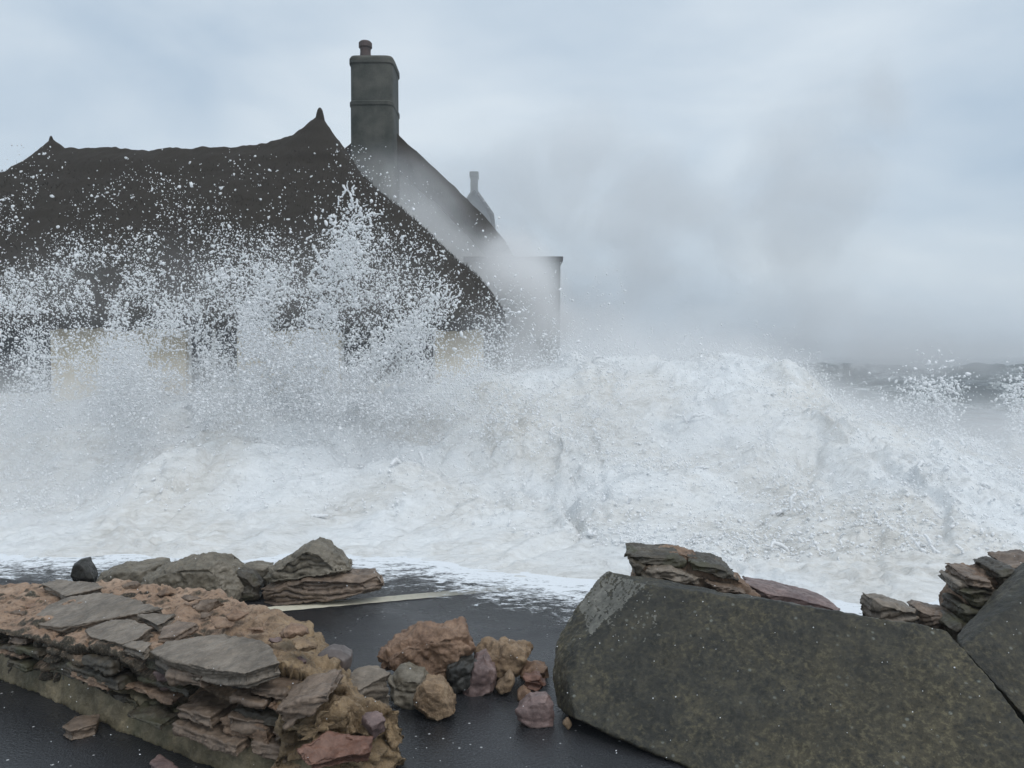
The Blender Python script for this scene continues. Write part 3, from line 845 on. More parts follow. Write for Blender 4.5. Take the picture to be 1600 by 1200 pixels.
rock('boulder', [(740, 1030), (758, 1022), (778, 1050), (772, 1074), (750, 1091), (722, 1090)], 1088, .2, 'slate_purple', 'dull purple rock between the black rock and the ochre one', 'rock', RB, 103, .016)
rock('boulder', [(742, 1028), (760, 1014), (782, 1008), (827, 1009), (833, 1024), (812, 1047), (776, 1058)], 1066, .2, 'ochre', 'knobbly ochre rock with a grey tip at right of the rubble', 'rock', RB, 104, .026)
rock('stone', [(773, 1072), (797, 1051), (806, 1060), (800, 1081), (779, 1085)], 1090, .09, 'ochre', 'small pale tan stone in front of the ochre rock', 'stone', RB, 105, .008)
rock('stone', [(815, 1039), (857, 1039), (862, 1058), (850, 1066), (812, 1058)], 1068, .14, 'brown_rock', 'crumbly brown stone touching the concrete slab', 'stone', RB, 106, .02)
rock('stone', [(814, 1056), (846, 1054), (858, 1070), (842, 1082), (816, 1074)], 1088, .1, 'slate_red', 'dark red flaky stone tucked under the crumbly brown one', 'stone', RB, 107, .012, bed=(0.2, .1, 1), layer=.02)
rock('stone', [(806, 1084), (818, 1070), (832, 1084), (826, 1096), (806, 1096)], 1098, .07, 'brown_rock', 'little brown stone behind the flat purple slate', 'stone', RB, 108, .008)
rock('slate_rock', [(804, 1108), (827, 1087), (857, 1084), (869, 1099), (867, 1134), (827, 1136), (806, 1123)], 1138, .12, 'slate_purple', 'flat-faced purple slate standing on the road by the concrete slab', 'stone', RB, 109, .006, bed=(0.1, .5, 1), layer=.03, inset=.008)
rock('stone', [(879, 1130), (887, 1121), (894, 1132), (888, 1140)], 1141, .035, 'ochre', 'tiny tan stone at the foot of the concrete slab', 'stone', RB, 110, .003, voxel=.005)
rock('boulder', [(606, 1064), (626, 1048), (664, 1049), (684, 1068), (664, 1096), (640, 1106), (612, 1092)], 1108, .18, 'grey_rock', 'grey speckled rock half hidden by the golden block', 'rock', RB, 111, .02)
rock('boulder', [(647, 1084), (662, 1063), (695, 1066), (716, 1097), (719, 1117), (689, 1129), (668, 1120), (645, 1100)], 1131, .15, 'ochre', 'golden tan block lying in front of the grey speckled rock', 'rock', RB, 112, .018)
rock('cobble', [(490, 1034), (497, 1020), (515, 1012), (534, 1014), (550, 1024), (550, 1040), (536, 1053), (512, 1061), (496, 1052)], 1165, .12, 'cobble', 'smooth oval purplish cobble beside the fallen wall section', 'cobble', RB, 113, .002, z0=0, ylift=.03)
wt_ = [G(u, v, z) for u, v, z in ((512, 1064, .22), (556, 1041, .25), (592, 1037, .25), (613, 1052, .23), (560, 1080, .20))]
wc = sum(wt_, Vector()) / 5
me = rough_rock(hulls_mesh('slate_rock', [hull_prism(wt_, Vector((-.02, .04, -.15)), .9), hull_prism([q + Vector((-.01, .05, -.12)) for q in wt_], Vector((0, .04, -.14)), .9)], .007), 114, .007, 8, .002, bed=(.15, .25, 1), layer=.028, inset=.014)
tag(place('slate_rock', me, M['slate'], None, (wc.x, wc.y, 0)), 'wedge of grey slate leaning between the cobble and the rubble', 'stone', RB)
LR = 'loose slates on the road'
def flat_slate(poly, z, th, mat, label, seed, group=LR, name='slate_rock'):
    top = [G(u, v, z) for u, v in poly]; c = sum(top, Vector()) / len(top)
    me = rough_rock(hulls_mesh(name, [hull_prism(top, Vector((0, 0, -th)), .92)], .007), seed, .006, 9, .002, bed=(0, .1, 1), layer=.015, inset=.01)
    return tag(place(name, me, M[mat], None, (c.x, c.y, 0)), label, 'slate', group)
flat_slate([(92, 1134), (116, 1116), (160, 1112), (154, 1130), (108, 1143)], .05, .05, 'slate_brown', 'thin loose slate on the road below the fallen wall section', 120)
flat_slate([(230, 1192), (250, 1176), (296, 1208), (262, 1220)], .03, .03, 'slate_purple', 'slate fragment at the bottom edge of the picture', 121)
BR = 'rocks behind the fallen wall section'
rock('pointed_stone', [(113, 900), (117, 880), (124, 873), (132, 872), (141, 884), (148, 904), (130, 908)], 925, .14, 'black_rock', 'dark pointed stone standing upright at far left of the rocks', 'stone', BR, 130, .008)
rock('slate_rock', [(146, 912), (160, 892), (180, 885), (254, 879), (262, 900), (228, 916)], 930, .3, 'grey_rock', 'low pale flat rock between the pointed stone and the broad boulder', 'rock', BR, 131, .015)
rock('boulder', [(224, 914), (236, 892), (258, 880), (304, 871), (350, 871), (366, 882), (384, 915), (380, 938), (304, 946), (240, 930)], 948, .36, 'grey_rock', 'broad smooth greyish boulder behind the fallen wall section', 'rock', BR, 132, .022)
rock('stone', [(360, 904), (372, 888), (392, 896), (409, 914), (405, 936), (368, 940)], 942, .15, 'slate_dark', 'dark angular stone between the broad boulder and the slate pile', 'stone', BR, 133, .012, bed=(.5, 0, 1), layer=.03)
rock('stone', [(374, 884), (398, 879), (424, 884), (420, 902), (380, 904)], 925, .2, 'grey_rock', 'pale flat stone behind the dark angular one', 'stone', BR, 134, .01)
rock('slate_rock', [(408, 902), (420, 884), (456, 866), (476, 850), (490, 844), (512, 852), (534, 866), (555, 890), (528, 898), (416, 910)], 945, .32, 'grey_rock', 'peaked grey slate rock topping the pile behind the road line', 'rock', BR, 135, .014, bed=(.15, .1, 1), layer=.045, inset=.03, z0=0)
rock('slate_rock', [(406, 916), (440, 902), (476, 893), (592, 896), (608, 910), (596, 922), (520, 936), (412, 946)], 947, .3, 'slate_brown', 'long brown layered slate lying under the peaked grey one', 'rock', BR, 136, .010, bed=(-.08, .1, 1), layer=.035, inset=.03)

# ------------------------------------------------------------------ right: concrete slabs and masonry
WG = 'pieces of smashed sea wall'
sp0, sp1, sp2 = G(948, 897, .52), G(1480, 985, .46), G(1060, 1196, 0)
s_n = (sp1 - sp0).cross(sp2 - sp0).normalized()
if s_n.z < 0: s_n = -s_n
outl = [(1010, 914), (1220, 941), (1482, 983), (1502, 1026), (1600, 1130), (1660, 1200), (1640, 1300), (1180, 1256), (1060, 1194), (960, 1150), (900, 1124), (886, 1066), (900, 1024), (940, 972)]
face = [on_plane(u, v, sp0, s_n) for u, v in outl]
pts = face + [q - s_n * .30 + Vector((.02, .05, 0)) for q in face]
pts += [on_plane(u, v, sp0 - s_n * .13, s_n) for u, v in ((948, 893), (934, 905), (900, 946), (868, 1004), (862, 1058), (868, 1108))]
pts = [Vector((q.x, q.y, max(q.z, -.02))) for q in pts]
me = hulls_mesh('concrete_slab', [pts], 0.008)
co, no = get_co(me), get_no(me)
set_co(me, co + no * (0.005 * fbm(co * 4, 5, 201, 0.55) + 0.003 * fbm(co * 30, 4, 202, 0.65) - 0.007 * np.clip(vnoise(co * 14, 203) - .35, 0, 1) - 0.02 * np.clip(vnoise(co * 5, 204) - .45, 0, 1))[:, None])
c = sum(pts, Vector()) / len(pts)
M['lit_facet'] = rock_mat('lit_facet_concrete', (0.11, 0.108, 0.092), (0.16, 0.155, 0.13), (0.21, 0.20, 0.17), 7.0, 0.55, 0, 0.7)
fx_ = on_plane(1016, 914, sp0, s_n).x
slab_o = place('concrete_slab', me, M['concrete'], None, (c.x, c.y, 0))
me.materials.append(M['lit_facet'])  # broken corner painted paler, as if catching light on its up-left facet
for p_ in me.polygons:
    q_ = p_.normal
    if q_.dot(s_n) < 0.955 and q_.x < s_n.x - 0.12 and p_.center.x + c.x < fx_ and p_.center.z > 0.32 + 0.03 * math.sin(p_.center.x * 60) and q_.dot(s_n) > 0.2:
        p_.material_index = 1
tag(slab_o, 'huge dark lichen-specked concrete slab lying at lower right', 'concrete slab', WG)

t2 = [P(1502, 1012, 3.22), P(1560, 945, 3.45), P(1606, 888, 3.6), P(1760, 800, 3.7), P(1602, 1120, 3.02), P(1800, 1240, 2.9)]
pts = t2 + [q + Vector((.1, .2, -.02)) for q in t2]
pts += [Vector((q.x + .15, q.y + .3, 0)) for q in t2]
pts = [Vector((q.x, q.y, max(q.z, -.01))) for q in pts]
me = hulls_mesh('concrete_slab', [pts], 0.008)
co, no = get_co(me), get_no(me)
set_co(me, co + no * (0.008 * fbm(co * 4, 3, 211) + 0.003 * fbm(co * 30, 3, 212))[:, None])
c = sum(pts, Vector()) / len(pts)
tag(place('concrete_slab', me, M['concrete'], None, (c.x, c.y, 0)), 'tilted dark concrete slab cut off by the right edge of the picture', 'concrete slab', WG)

def masonry(label, loc, stones, mortar_polys, seed, group=WG):
    r = thing('masonry_chunk', loc, label, 'broken wall', group)
    for i, (poly, Y, th, mt) in enumerate(stones):
        f = [P(u, v, Y) for u, v in poly]
        c = sum(f, Vector()) / len(f)
        pts = f + [c + (q - c) * .9 + Vector((.02, th, .01)) for q in f] + [c + (q - c) * .7 + Vector((0, -.03, 0)) for q in f]
        me = rough_rock(hulls_mesh('stone', [pts], .007), seed + i, .008, 9, .003, bed=(-.25, .1, 1), layer=.02, inset=.012)
        part('stone', me, M[mt], r)
    pcs = []
    for (poly, Y, th) in mortar_polys:
        f = [P(u, v, Y) for u, v in poly]
        pcs.append(f + [q + Vector((0, th, 0)) for q in f])
    me = rough_rock(hulls_mesh('mortar', pcs, .009), seed + 50, .014, 12, .006)
    part('mortar', me, M['mortar'], r)
    return r
masonry('chunk of layered slates and tan mortar perched behind the huge concrete slab', tuple(G(1080, 1000, 0)), [
    ([(975, 866), (984, 863), (1060, 868), (1074, 876), (1072, 886), (1030, 884), (990, 884)], 4.00, .22, 'slate_dark'),
    ([(978, 870), (1010, 884), (1000, 902), (992, 900)], 3.98, .2, 'slate_dark'),
    ([(1074, 877), (1120, 881), (1142, 889), (1159, 910), (1130, 906), (1080, 892)], 3.97, .22, 'slate_dark'),
    ([(1010, 886), (1050, 886), (1098, 902), (1096, 916), (1040, 904), (1006, 902)], 3.95, .22, 'slate'),
    ([(1000, 898), (1036, 904), (1060, 916), (1010, 912)], 3.93, .2, 'slate_dark'),
    ([(1098, 908), (1140, 914), (1170, 928), (1120, 926)], 3.93, .2, 'slate_brown'),
], [
    ([(1016, 866), (1056, 862), (1074, 872), (1080, 872), (1136, 883), (1142, 893), (1100, 890)], 4.04, .14),
    ([(990, 880), (1150, 900), (1188, 933), (1180, 960), (1000, 960)], 3.99, .16),
    ([(1000, 940), (1180, 945), (1180, 1040), (1000, 1040)], 4.0, .2),
], 300)
rock('slate_rock', [(1160, 909), (1222, 919), (1304, 941), (1314, 948), (1312, 957), (1240, 950), (1180, 936)], 1010, .3, 'slate_purple', 'long flat purple slate beside the perched masonry chunk', 'slate', 'slates behind the concrete slabs', 320, .006, bed=(-.2, .1, 1), layer=.025, inset=.012)
rock('slate_rock', [(1354, 942), (1360, 933), (1400, 940), (1432, 948), (1436, 970), (1400, 972), (1352, 962)], 1060, .22, 'slate', 'grey jagged slate poking up behind the middle of the long slab', 'slate', 'slates behind the concrete slabs', 321, .010, bed=(-.25, .1, 1), layer=.022, inset=.022)
rock('slate_rock', [(1428, 950), (1440, 946), (1498, 958), (1506, 970), (1490, 984), (1440, 974)], 1060, .22, 'slate_brown', 'brownish slate overlapping the grey jagged one at its right', 'slate', 'slates behind the concrete slabs', 322, .010, bed=(-.25, .1, 1), layer=.022, inset=.02)
masonry('stack of broken wall stones rising behind the tilted slab at the right edge', tuple(G(1560, 1060, 0)), [
    ([(1490, 912), (1500, 908), (1516, 912), (1514, 926), (1492, 922)], 3.75, .2, 'slate'),
    ([(1507, 898), (1552, 906), (1556, 922), (1508, 916)], 3.72, .24, 'slate_brown'),
    ([(1494, 922), (1530, 916), (1566, 926), (1570, 960), (1520, 950)], 3.72, .24, 'slate_dark'),
    ([(1554, 895), (1575, 888), (1600, 892), (1600, 930), (1562, 936)], 3.75, .24, 'slate_dark'),
    ([(1574, 886), (1606, 883), (1640, 880), (1640, 892), (1590, 892)], 3.8, .24, 'slate_brown'),
    ([(1500, 950), (1510, 946), (1560, 965), (1540, 985), (1504, 980)], 3.68, .22, 'slate_dark'),
    ([(1482, 982), (1500, 972), (1540, 985), (1530, 1015), (1490, 1010)], 3.62, .2, 'slate_dark'),
], [
    ([(1508, 905), (1600, 895), (1640, 900), (1640, 1080), (1500, 1080), (1515, 960)], 3.78, .2),
], 340)

# ------------------------------------------------------------------ white water
CRU = [-400, 0, 150, 300, 420, 560, 700, 800, 900, 1000, 1080, 1200, 1280, 1350, 1450, 1600, 2000]
CRV = [655, 648, 648, 622, 600, 616, 616, 602, 575, 574, 554, 570, 620, 678, 708, 726, 732]
def crest(x, d_c):
    u = 800 + x / d_c * FPX
    return CAMZ - (np.interp(u, CRU, CRV) - HOR) * d_c / FPX
def water_z(co):
    x, y = co[:, 0], co[:, 1]
    de = edge_d(x) + 0.18 * fbm(np.stack([x * 1.3, 0 * x, 0 * x], 1), 3, 50)
    dc = 10.6 + 0.5 * np.sin(x * 0.7)
    zc = crest(x, dc)
    t = np.clip((y - de) / (dc - de), -0.3, 2)
    ramp = np.clip(t, 0, 1)
    prof = 0.55 * ramp ** 1.25 + 0.45 * smooth(ramp, 0.1, 0.95)
    base = zc * prof
    back = smooth(y, 11.0, 13.6)
    left = 1 - smooth(x, -0.5, 1.5)
    base = base * (1 - back * (0.25 * left + (1 - left) * 0.9)) - (1 - left) * back * 0.9
    p = np.stack([x, y, 0.4 * base], 1)
    w = np.stack([fbm(p * 0.9, 2, 60), fbm(p * 0.9, 2, 61), 0 * x], 1)
    q = p + 0.45 * w
    amp = smooth(t, -0.02, 0.5)
    q2 = q + 0.16 * np.stack([fbm(q * 2.6, 2, 71), fbm(q * 2.6, 2, 72), 0 * x], 1)
    patch = smooth(fbm(p * 0.7, 2, 73), -0.35, 0.5)
    z = base + amp * (0.23 * fbm(q * 0.85, 2, 62) + 0.12 * billow(q2 * np.array([1.3, 0.8, 1.0]), 2, 63) + (0.4 + 0.6 * patch) * (0.042 * fbm(q2 * np.array([2.8, 4.6, 4.0]), 5, 64, 0.58) + 0.020 * billow(q2 * np.array([7.0, 10.0, 9.0]), 3, 65, 0.6)))
    z += 0.03 * smooth(t, -0.01, 0.08) * (1 + 0.8 * billow(q * 6, 3, 66))
    z = np.where(t < 0, -0.02 + t * 0.3, z)
    co2 = co.copy()
    co2[:, 2] = z
    hw = amp * 0.045
    co2[:, 0] += hw * fbm(q * 3.1, 3, 67); co2[:, 1] += hw * fbm(q * 3.1, 3, 68)
    return co2
def foam_mat():
    m, nt = mat_new('churned_foam'); t = NT(nt)
    co = obj_coord(t)
    big = t.noise(co, 0.55, 4, 0.55, 0.5)
    flow = t.n('ShaderNodeMapping', {'Vector': co, 'Scale': (0.75, 1.7, 1.2), 'Rotation': (0, 0, 0.35)}).outputs[0]
    mid = t.noise(flow, 2.4, 8, 0.7, 1.6)
    fin = t.noise(flow, 11, 6, 0.72, 1.0)
    lace = t.math('ADD', t.math('MULTIPLY', mid, 0.55), t.math('MULTIPLY', fin, 0.45))
    silt = t.math('MULTIPLY', t.maprange(big, 0.44, 0.60), t.maprange(lace, 0.58, 0.42))
    col = t.mix(t.maprange(big, 0.38, 0.62), (0.82, 0.845, 0.86), (0.80, 0.805, 0.795))
    col = t.mix(t.math('MULTIPLY', silt, 0.6), col, (0.56, 0.525, 0.465))
    col = t.mix(t.maprange(lace, 0.47, 0.37, 0, 0.5), col, (0.48, 0.49, 0.485))
    p = t.surf(col, 0.75, t.math('ADD', mid, t.math('MULTIPLY', fin, 0.5)), 0.8, 0.06, 0.25)
    t.out(p.outputs[0])
    return m
M['foam'] = foam_mat()
xs = np.linspace(-11.0, 13.0, 1000); ys = 4.2 + (15.5 - 4.2) * np.linspace(0, 1, 560) ** 1.25
tag(place('white_water', grid_mesh('white_water', xs, ys, water_z), M['foam']), kind='stuff')
_wco = get_co(bpy.data.objects['white_water'].data)

# thin film with foam lace running out over the road
def film_mat():
    m, nt = mat_new('foam_film'); t = NT(nt)
    co = obj_coord(t)
    at = t.n('ShaderNodeAttribute', attribute_name='reach').outputs['Fac']
    st = t.n('ShaderNodeMapping', {'Vector': co, 'Scale': (1, 2.2, 1)}).outputs[0]
    mid = t.noise(st, 5, 7, 0.72, 1.0); fin = t.noise(st, 26, 5, 0.7, 0.4)
    lace = t.math('ADD', t.math('MULTIPLY', mid, 0.6), t.math('MULTIPLY', fin, 0.4))
    k = t.math('ADD', lace, t.math('MULTIPLY', at, 0.34))
    fac = t.maprange(k, 0.64, 0.74)
    foam = t.surf((0.74, 0.77, 0.80), 0.8, lace, 0.4, 0.02, 0.25)
    wat = t.surf((0.02, 0.022, 0.025), 0.12, mid, 0.35, 0.03, 0.5)
    tr = t.n('ShaderNodeBsdfTransparent')
    m1 = t.n('ShaderNodeMixShader', {0: t.maprange(at, 0.0, 0.45, 0, 0.55), 1: tr.outputs[0], 2: wat.outputs[0]})
    m2 = t.n('ShaderNodeMixShader', {0: fac, 1: m1.outputs[0], 2: foam.outputs[0]})
    t.out(m2.outputs[0])
    return m
xs = np.linspace(-9, 11, 260); ys = np.linspace(0, 1, 40)
Xf, Sf = np.meshgrid(xs, ys)
de = edge_d(Xf.ravel())
wob = 0.22 * fbm(np.stack([Xf.ravel() * 1.1, Sf.ravel() * 2, 0 * Sf.ravel()], 1), 3, 90)
Yf = de - 0.95 + Sf.ravel() * 1.45 + wob * (1 - Sf.ravel())
co = np.stack([Xf.ravel(), Yf, np.full(Yf.shape, 0.010) + 0.012 * Sf.ravel()], 1)
i = (np.arange(39)[:, None] * 260 + np.arange(259)[None, :]).ravel()
me = np_mesh('foam_film', co, np.stack([i, i + 1, i + 261, i + 260], 1))
at = me.attributes.new('reach', 'FLOAT', 'POINT'); at.data.foreach_set('value', np.clip(Sf.ravel() * 1.25, 0, 1).astype(np.float32))
tag(place('sea_foam', me, film_mat()), kind='stuff')

# ------------------------------------------------------------------ spray: drops and torn strands of water in the air
def ico():
    bm = bmesh.new(); bmesh.ops.create_icosphere(bm, subdivisions=1, radius=1.0)
    v = np.array([x.co[:] for x in bm.verts]); f = np.array([[w.index for w in q.verts] for q in bm.faces]); bm.free()
    return v, f
BIG = ico()
SMALL = (np.array([(1, 0, 0), (-1, 0, 0), (0, 1, 0), (0, -1, 0), (0, 0, 1), (0, 0, -1)], dtype=float) * 1.15,
         np.array([(0, 2, 4), (2, 1, 4), (1, 3, 4), (3, 0, 4), (2, 0, 5), (1, 2, 5), (3, 1, 5), (0, 3, 5)]))
def drops_mesh(shape, pos, rad, stretch, dirs):
    IV, IF = shape
    n = len(pos); V = IV[None] * rad[:, None, None]
    V = V * (1 + 0.22 * rng.normal(size=(n, len(IV), 1)).clip(-1.5, 1.5))
    dd = (V * dirs[:, None, :]).sum(2, keepdims=True)
    V = V + dd * dirs[:, None, :] * (stretch[:, None, None] - 1)
    V = V + pos[:, None, :]
    F = IF[None] + (np.arange(n) * len(IV))[:, None, None]
    return V.reshape(-1, 3), F.reshape(-1, 3)
def drop_mat():
    m, nt = mat_new('spray_drops'); t = NT(nt)
    p = t.surf((0.93, 0.94, 0.95), 0.5, None, spec=0.4)
    tl = t.n('ShaderNodeBsdfTranslucent', {'Color': (0.93, 0.94, 0.95, 1)})
    ms = t.n('ShaderNodeMixShader', {0: 0.18, 1: p.outputs[0], 2: tl.outputs[0]})
    t.out(ms.outputs[0])
    return m
M['drops'] = drop_mat()
def to_world(u, v, Y):
    sx = (u - 800) / FPX; sy = (600 - v) / FPX
    c, s = math.cos(PITCH), math.sin(PITCH)
    # camera forward = (0, c, -s), up = (0, s, c)
    dy = c + sy * s; dz = -s + sy * c
    k = Y / dy
    return np.stack([sx * k, Y, CAMZ + dz * k], 1)
POS, RAD, STR, DIR = [], [], [], []
def add(pos, rad, st=None, dr=None):
    n = len(pos); POS.append(pos); RAD.append(rad)
    STR.append(np.ones(n) if st is None else st)
    if dr is None:
        dr = rng.normal(size=(n, 3))
    dr = dr / np.linalg.norm(dr, axis=1)[:, None]; DIR.append(dr)
# (a) broad veil thrown up in front of the cottage
def top_of_veil(u):
    return np.interp(u, [-100, 0, 120, 250, 330, 420, 520, 560, 640, 700, 790, 900, 1000], [300, 330, 330, 340, 350, 340, 330, 320, 350, 420, 470, 500, 520])
N = 1390000
u = rng.uniform(-120, 980, N); v = 225 + 535 * rng.uniform(0, 1, N)
tv = top_of_veil(u) + 30 * vnoise(np.stack([u / 45, 0 * u, 0 * u], 1), 3)
k = (v - tv) / 200.0
cl = fbm(np.stack([u / 55, v / 55, 0 * u], 1), 4, 5, 0.6)
dens = 0.03 * smooth(k, -0.7, 0.1) + 0.55 * np.clip(k, 0, 1.3) ** 1.9
dens *= 1 - smooth(v + 30 * cl, 590, 745)
dens *= np.clip(0.8 + 1.0 * cl, 0.08, 2.2)
dens *= (1 - 0.6 * smooth(v, 485, 500) * smooth(170.0 - u, 0, 25) * smooth(u, 70, 84)) * (1 + 0.8 * smooth(v, 490, 560) * smooth(u, 150, 190))
win = ((u < 80) & (v > 490)) | ((u > 285) & (u < 372) & (v > 490)) | ((u > 528) & (u < 690) & (v > 480))
dens *= np.where(win & (v < 615), np.where(u < 80, 0.42, 0.30), 1.0) * np.where(u > 800, 0.5, 1.0)
keep = rng.uniform(0, 1, N) < dens * 0.62
u, v, k = u[keep], v[keep], k[keep]
Y = rng.uniform(7.4, 11.8, len(u))
r = np.exp(rng.normal(math.log(0.0042), 0.52, len(u))).clip(0.0017, 0.020) * Y / 9
add(to_world(u, v, Y), r, rng.uniform(1, 2.0, len(u)))
# (b) jets: torn clumps and strands flung along ballistic arcs
def jet(u0, v0, u1, v1, Y, n, spread, rad, bend=0.0, strands=10):
    n = int(n * 3.0)
    s = rng.uniform(0, 1, n) ** 0.8
    uu = u0 + (u1 - u0) * s + bend * np.sin(s * math.pi) ; vv = v0 + (v1 - v0) * s
    sp = spread * (0.5 + 0.8 * s)
    uu = uu + rng.normal(0, 1, n) * sp; vv = vv + rng.normal(0, 1, n) * sp
    YY = Y + rng.normal(0, 0.35, n)
    add(to_world(uu, vv, YY), np.exp(rng.normal(math.log(rad * .4), 0.6, n)).clip(0.0018, 0.020), rng.uniform(1, 2.2, n))
    for _ in range(int(strands * 1.8)):
        s0 = rng.uniform(0.0, 1.0); m = rng.integers(8, 30)
        ang = math.atan2(v1 - v0, u1 - u0) + rng.normal(0, 0.7)
        cu, cv = u0 + (u1 - u0) * s0 + rng.normal(0, spread), v0 + (v1 - v0) * s0 + rng.normal(0, spread)
        pu, pv, pr = [], [], []
        rr_ = rad * rng.uniform(0.35, 0.95)
        for q in range(m):
            ang += rng.normal(0, 0.30); step = rr_ / Y * FPX * 0.8
            cu += math.cos(ang) * step; cv += math.sin(ang) * step
            rr_ *= rng.uniform(0.86, 1.12); rr_ = min(max(rr_, 0.0032), 0.018)
            pu.append(cu); pv.append(cv); pr.append(rr_)
        yy = np.full(m, Y + rng.normal(0, 0.3)) + np.cumsum(rng.normal(0, 0.01, m))
        add(to_world(np.array(pu), np.array(pv), yy), np.array(pr), rng.uniform(1, 1.5, m))
for (u0, v0, u1, v1, n, sp, rad, st) in [
    (470, 600, 560, 335, 900, 22, .012, 46), (430, 600, 420, 420, 900, 18, .012, 40), (400, 560, 330, 370, 500, 22, .010, 22),
    (520, 580, 640, 400, 700, 26, .011, 30), (560, 600, 700, 450, 600, 20, .011, 26), (330, 580, 300, 470, 600, 20, .010, 24),
    (600, 560, 690, 470, 500, 14, .010, 18), (640, 600, 660, 500, 400, 16, .010, 14), (545, 600, 640, 500, 500, 12, .011, 20),
    (215, 610, 200, 500, 300, 40, .009, 10), (720, 560, 790, 450, 350, 22, .008, 10),
    (262, 560, 250, 440, 250, 26, .009, 8), (480, 470, 560, 330, 260, 14, .014, 26)]:
    jet(u0, v0, u1, v1, 9.2 + rng.uniform(-.7, .7), n, sp, rad, rng.uniform(-12, 12), st)
# splash on the right against the dark sea, and along the crest
for (u0, v0, u1, v1, n, sp, rad, st, Y) in [
    (1440, 680, 1450, 585, 330, 17, .017, 5, 10.5), (1470, 680, 1490, 600, 260, 15, .016, 4, 10.5), (1420, 680, 1400, 610, 160, 15, .014, 2, 10.5), (1600, 690, 1590, 600, 330, 15, .017, 4, 10.5),
    (1340, 650, 1330, 600, 70, 26, .007, 2, 10.6), (1080, 590, 1075, 540, 200, 22, .008, 10, 10.6), (1200, 600, 1190, 545, 240, 22, .008, 10, 10.6), (1240, 600, 1270, 570, 140, 18, .008, 6, 10.6), (960, 590, 950, 520, 200, 40, .007, 6, 10.6), (860, 590, 850, 500, 220, 40, .007, 6, 10.6)]:
    jet(u0, v0, u1, v1, Y, n, sp, rad, 0, st)
# (c) droplets leaping off the whole broken surface
pick = rng.integers(0, len(_wco), 420000); b = _wco[pick]
b = b[rng.uniform(0, 1, len(b)) < np.clip(0.45 + 1.3 * fbm(b * 0.9, 3, 88), 0.2, 1)]
b = b[(b[:, 1] > edge_d(b[:, 0]) + 0.9) & (b[:, 1] < 12)]
lift = np.abs(rng.normal(0, 0.11, len(b))) ** 1.0 * smooth(b[:, 1], 5.3, 8)
b = b + np.stack([rng.normal(0, .03, len(b)), rng.normal(0, .03, len(b)), lift], 1)
add(b, np.exp(rng.normal(math.log(0.0046), 0.5, len(b))).clip(.0018, .013), rng.uniform(1, 2.6, len(b)))
# strands whipped off the surface
for _ in range(900):
    p = _wco[rng.integers(0, len(_wco))].copy()
    if p[1] < edge_d(p[0]) + 0.8 or p[1] > 12: continue
    m = rng.integers(6, 18); d_ = rng.normal(size=3) * np.array([1, .5, .8]) + np.array([0.2, 0, .5]); d_ /= np.linalg.norm(d_)
    r0 = rng.uniform(.006, .018); path, rs = [], []
    for q in range(m):
        d_ = d_ + rng.normal(size=3) * .22 + np.array([0, 0, -.08]); d_ /= np.linalg.norm(d_)
        p = p + d_ * r0 * .9; r0 = min(max(r0 * rng.uniform(.88, 1.1), .004), .022); path.append(p.copy()); rs.append(r0)
    add(np.array(path), np.array(rs), rng.uniform(1, 1.4, m))
# (d) a few drops flying over the road and rocks
N = 170
u = rng.uniform(0, 1600, N); v = rng.uniform(860, 1200, N); Y = rng.uniform(1.8, 3.0, N)
pp = to_world(u, v, Y); pp = pp[pp[:, 2] > 0.05]
add(pp, rng.uniform(.0008, .0020, len(pp)))
aP, aR, aS, aD = (np.concatenate(q) for q in (POS, RAD, STR, DIR))
sm = aR * 9 / np.maximum(aP[:, 1], 1) < 0.0085
V1, F1 = drops_mesh(SMALL, aP[sm], aR[sm], aS[sm], aD[sm]); V2, F2 = drops_mesh(BIG, aP[~sm], aR[~sm], aS[~sm], aD[~sm])
V, F = np.concatenate([V1, V2]), np.concatenate([F1, F2 + len(V1)])
print('drops', len(aP), 'tris', len(F))
me = np_mesh('sea_spray', V, F)
tag(place('sea_spray', me, M['drops']), kind='stuff')

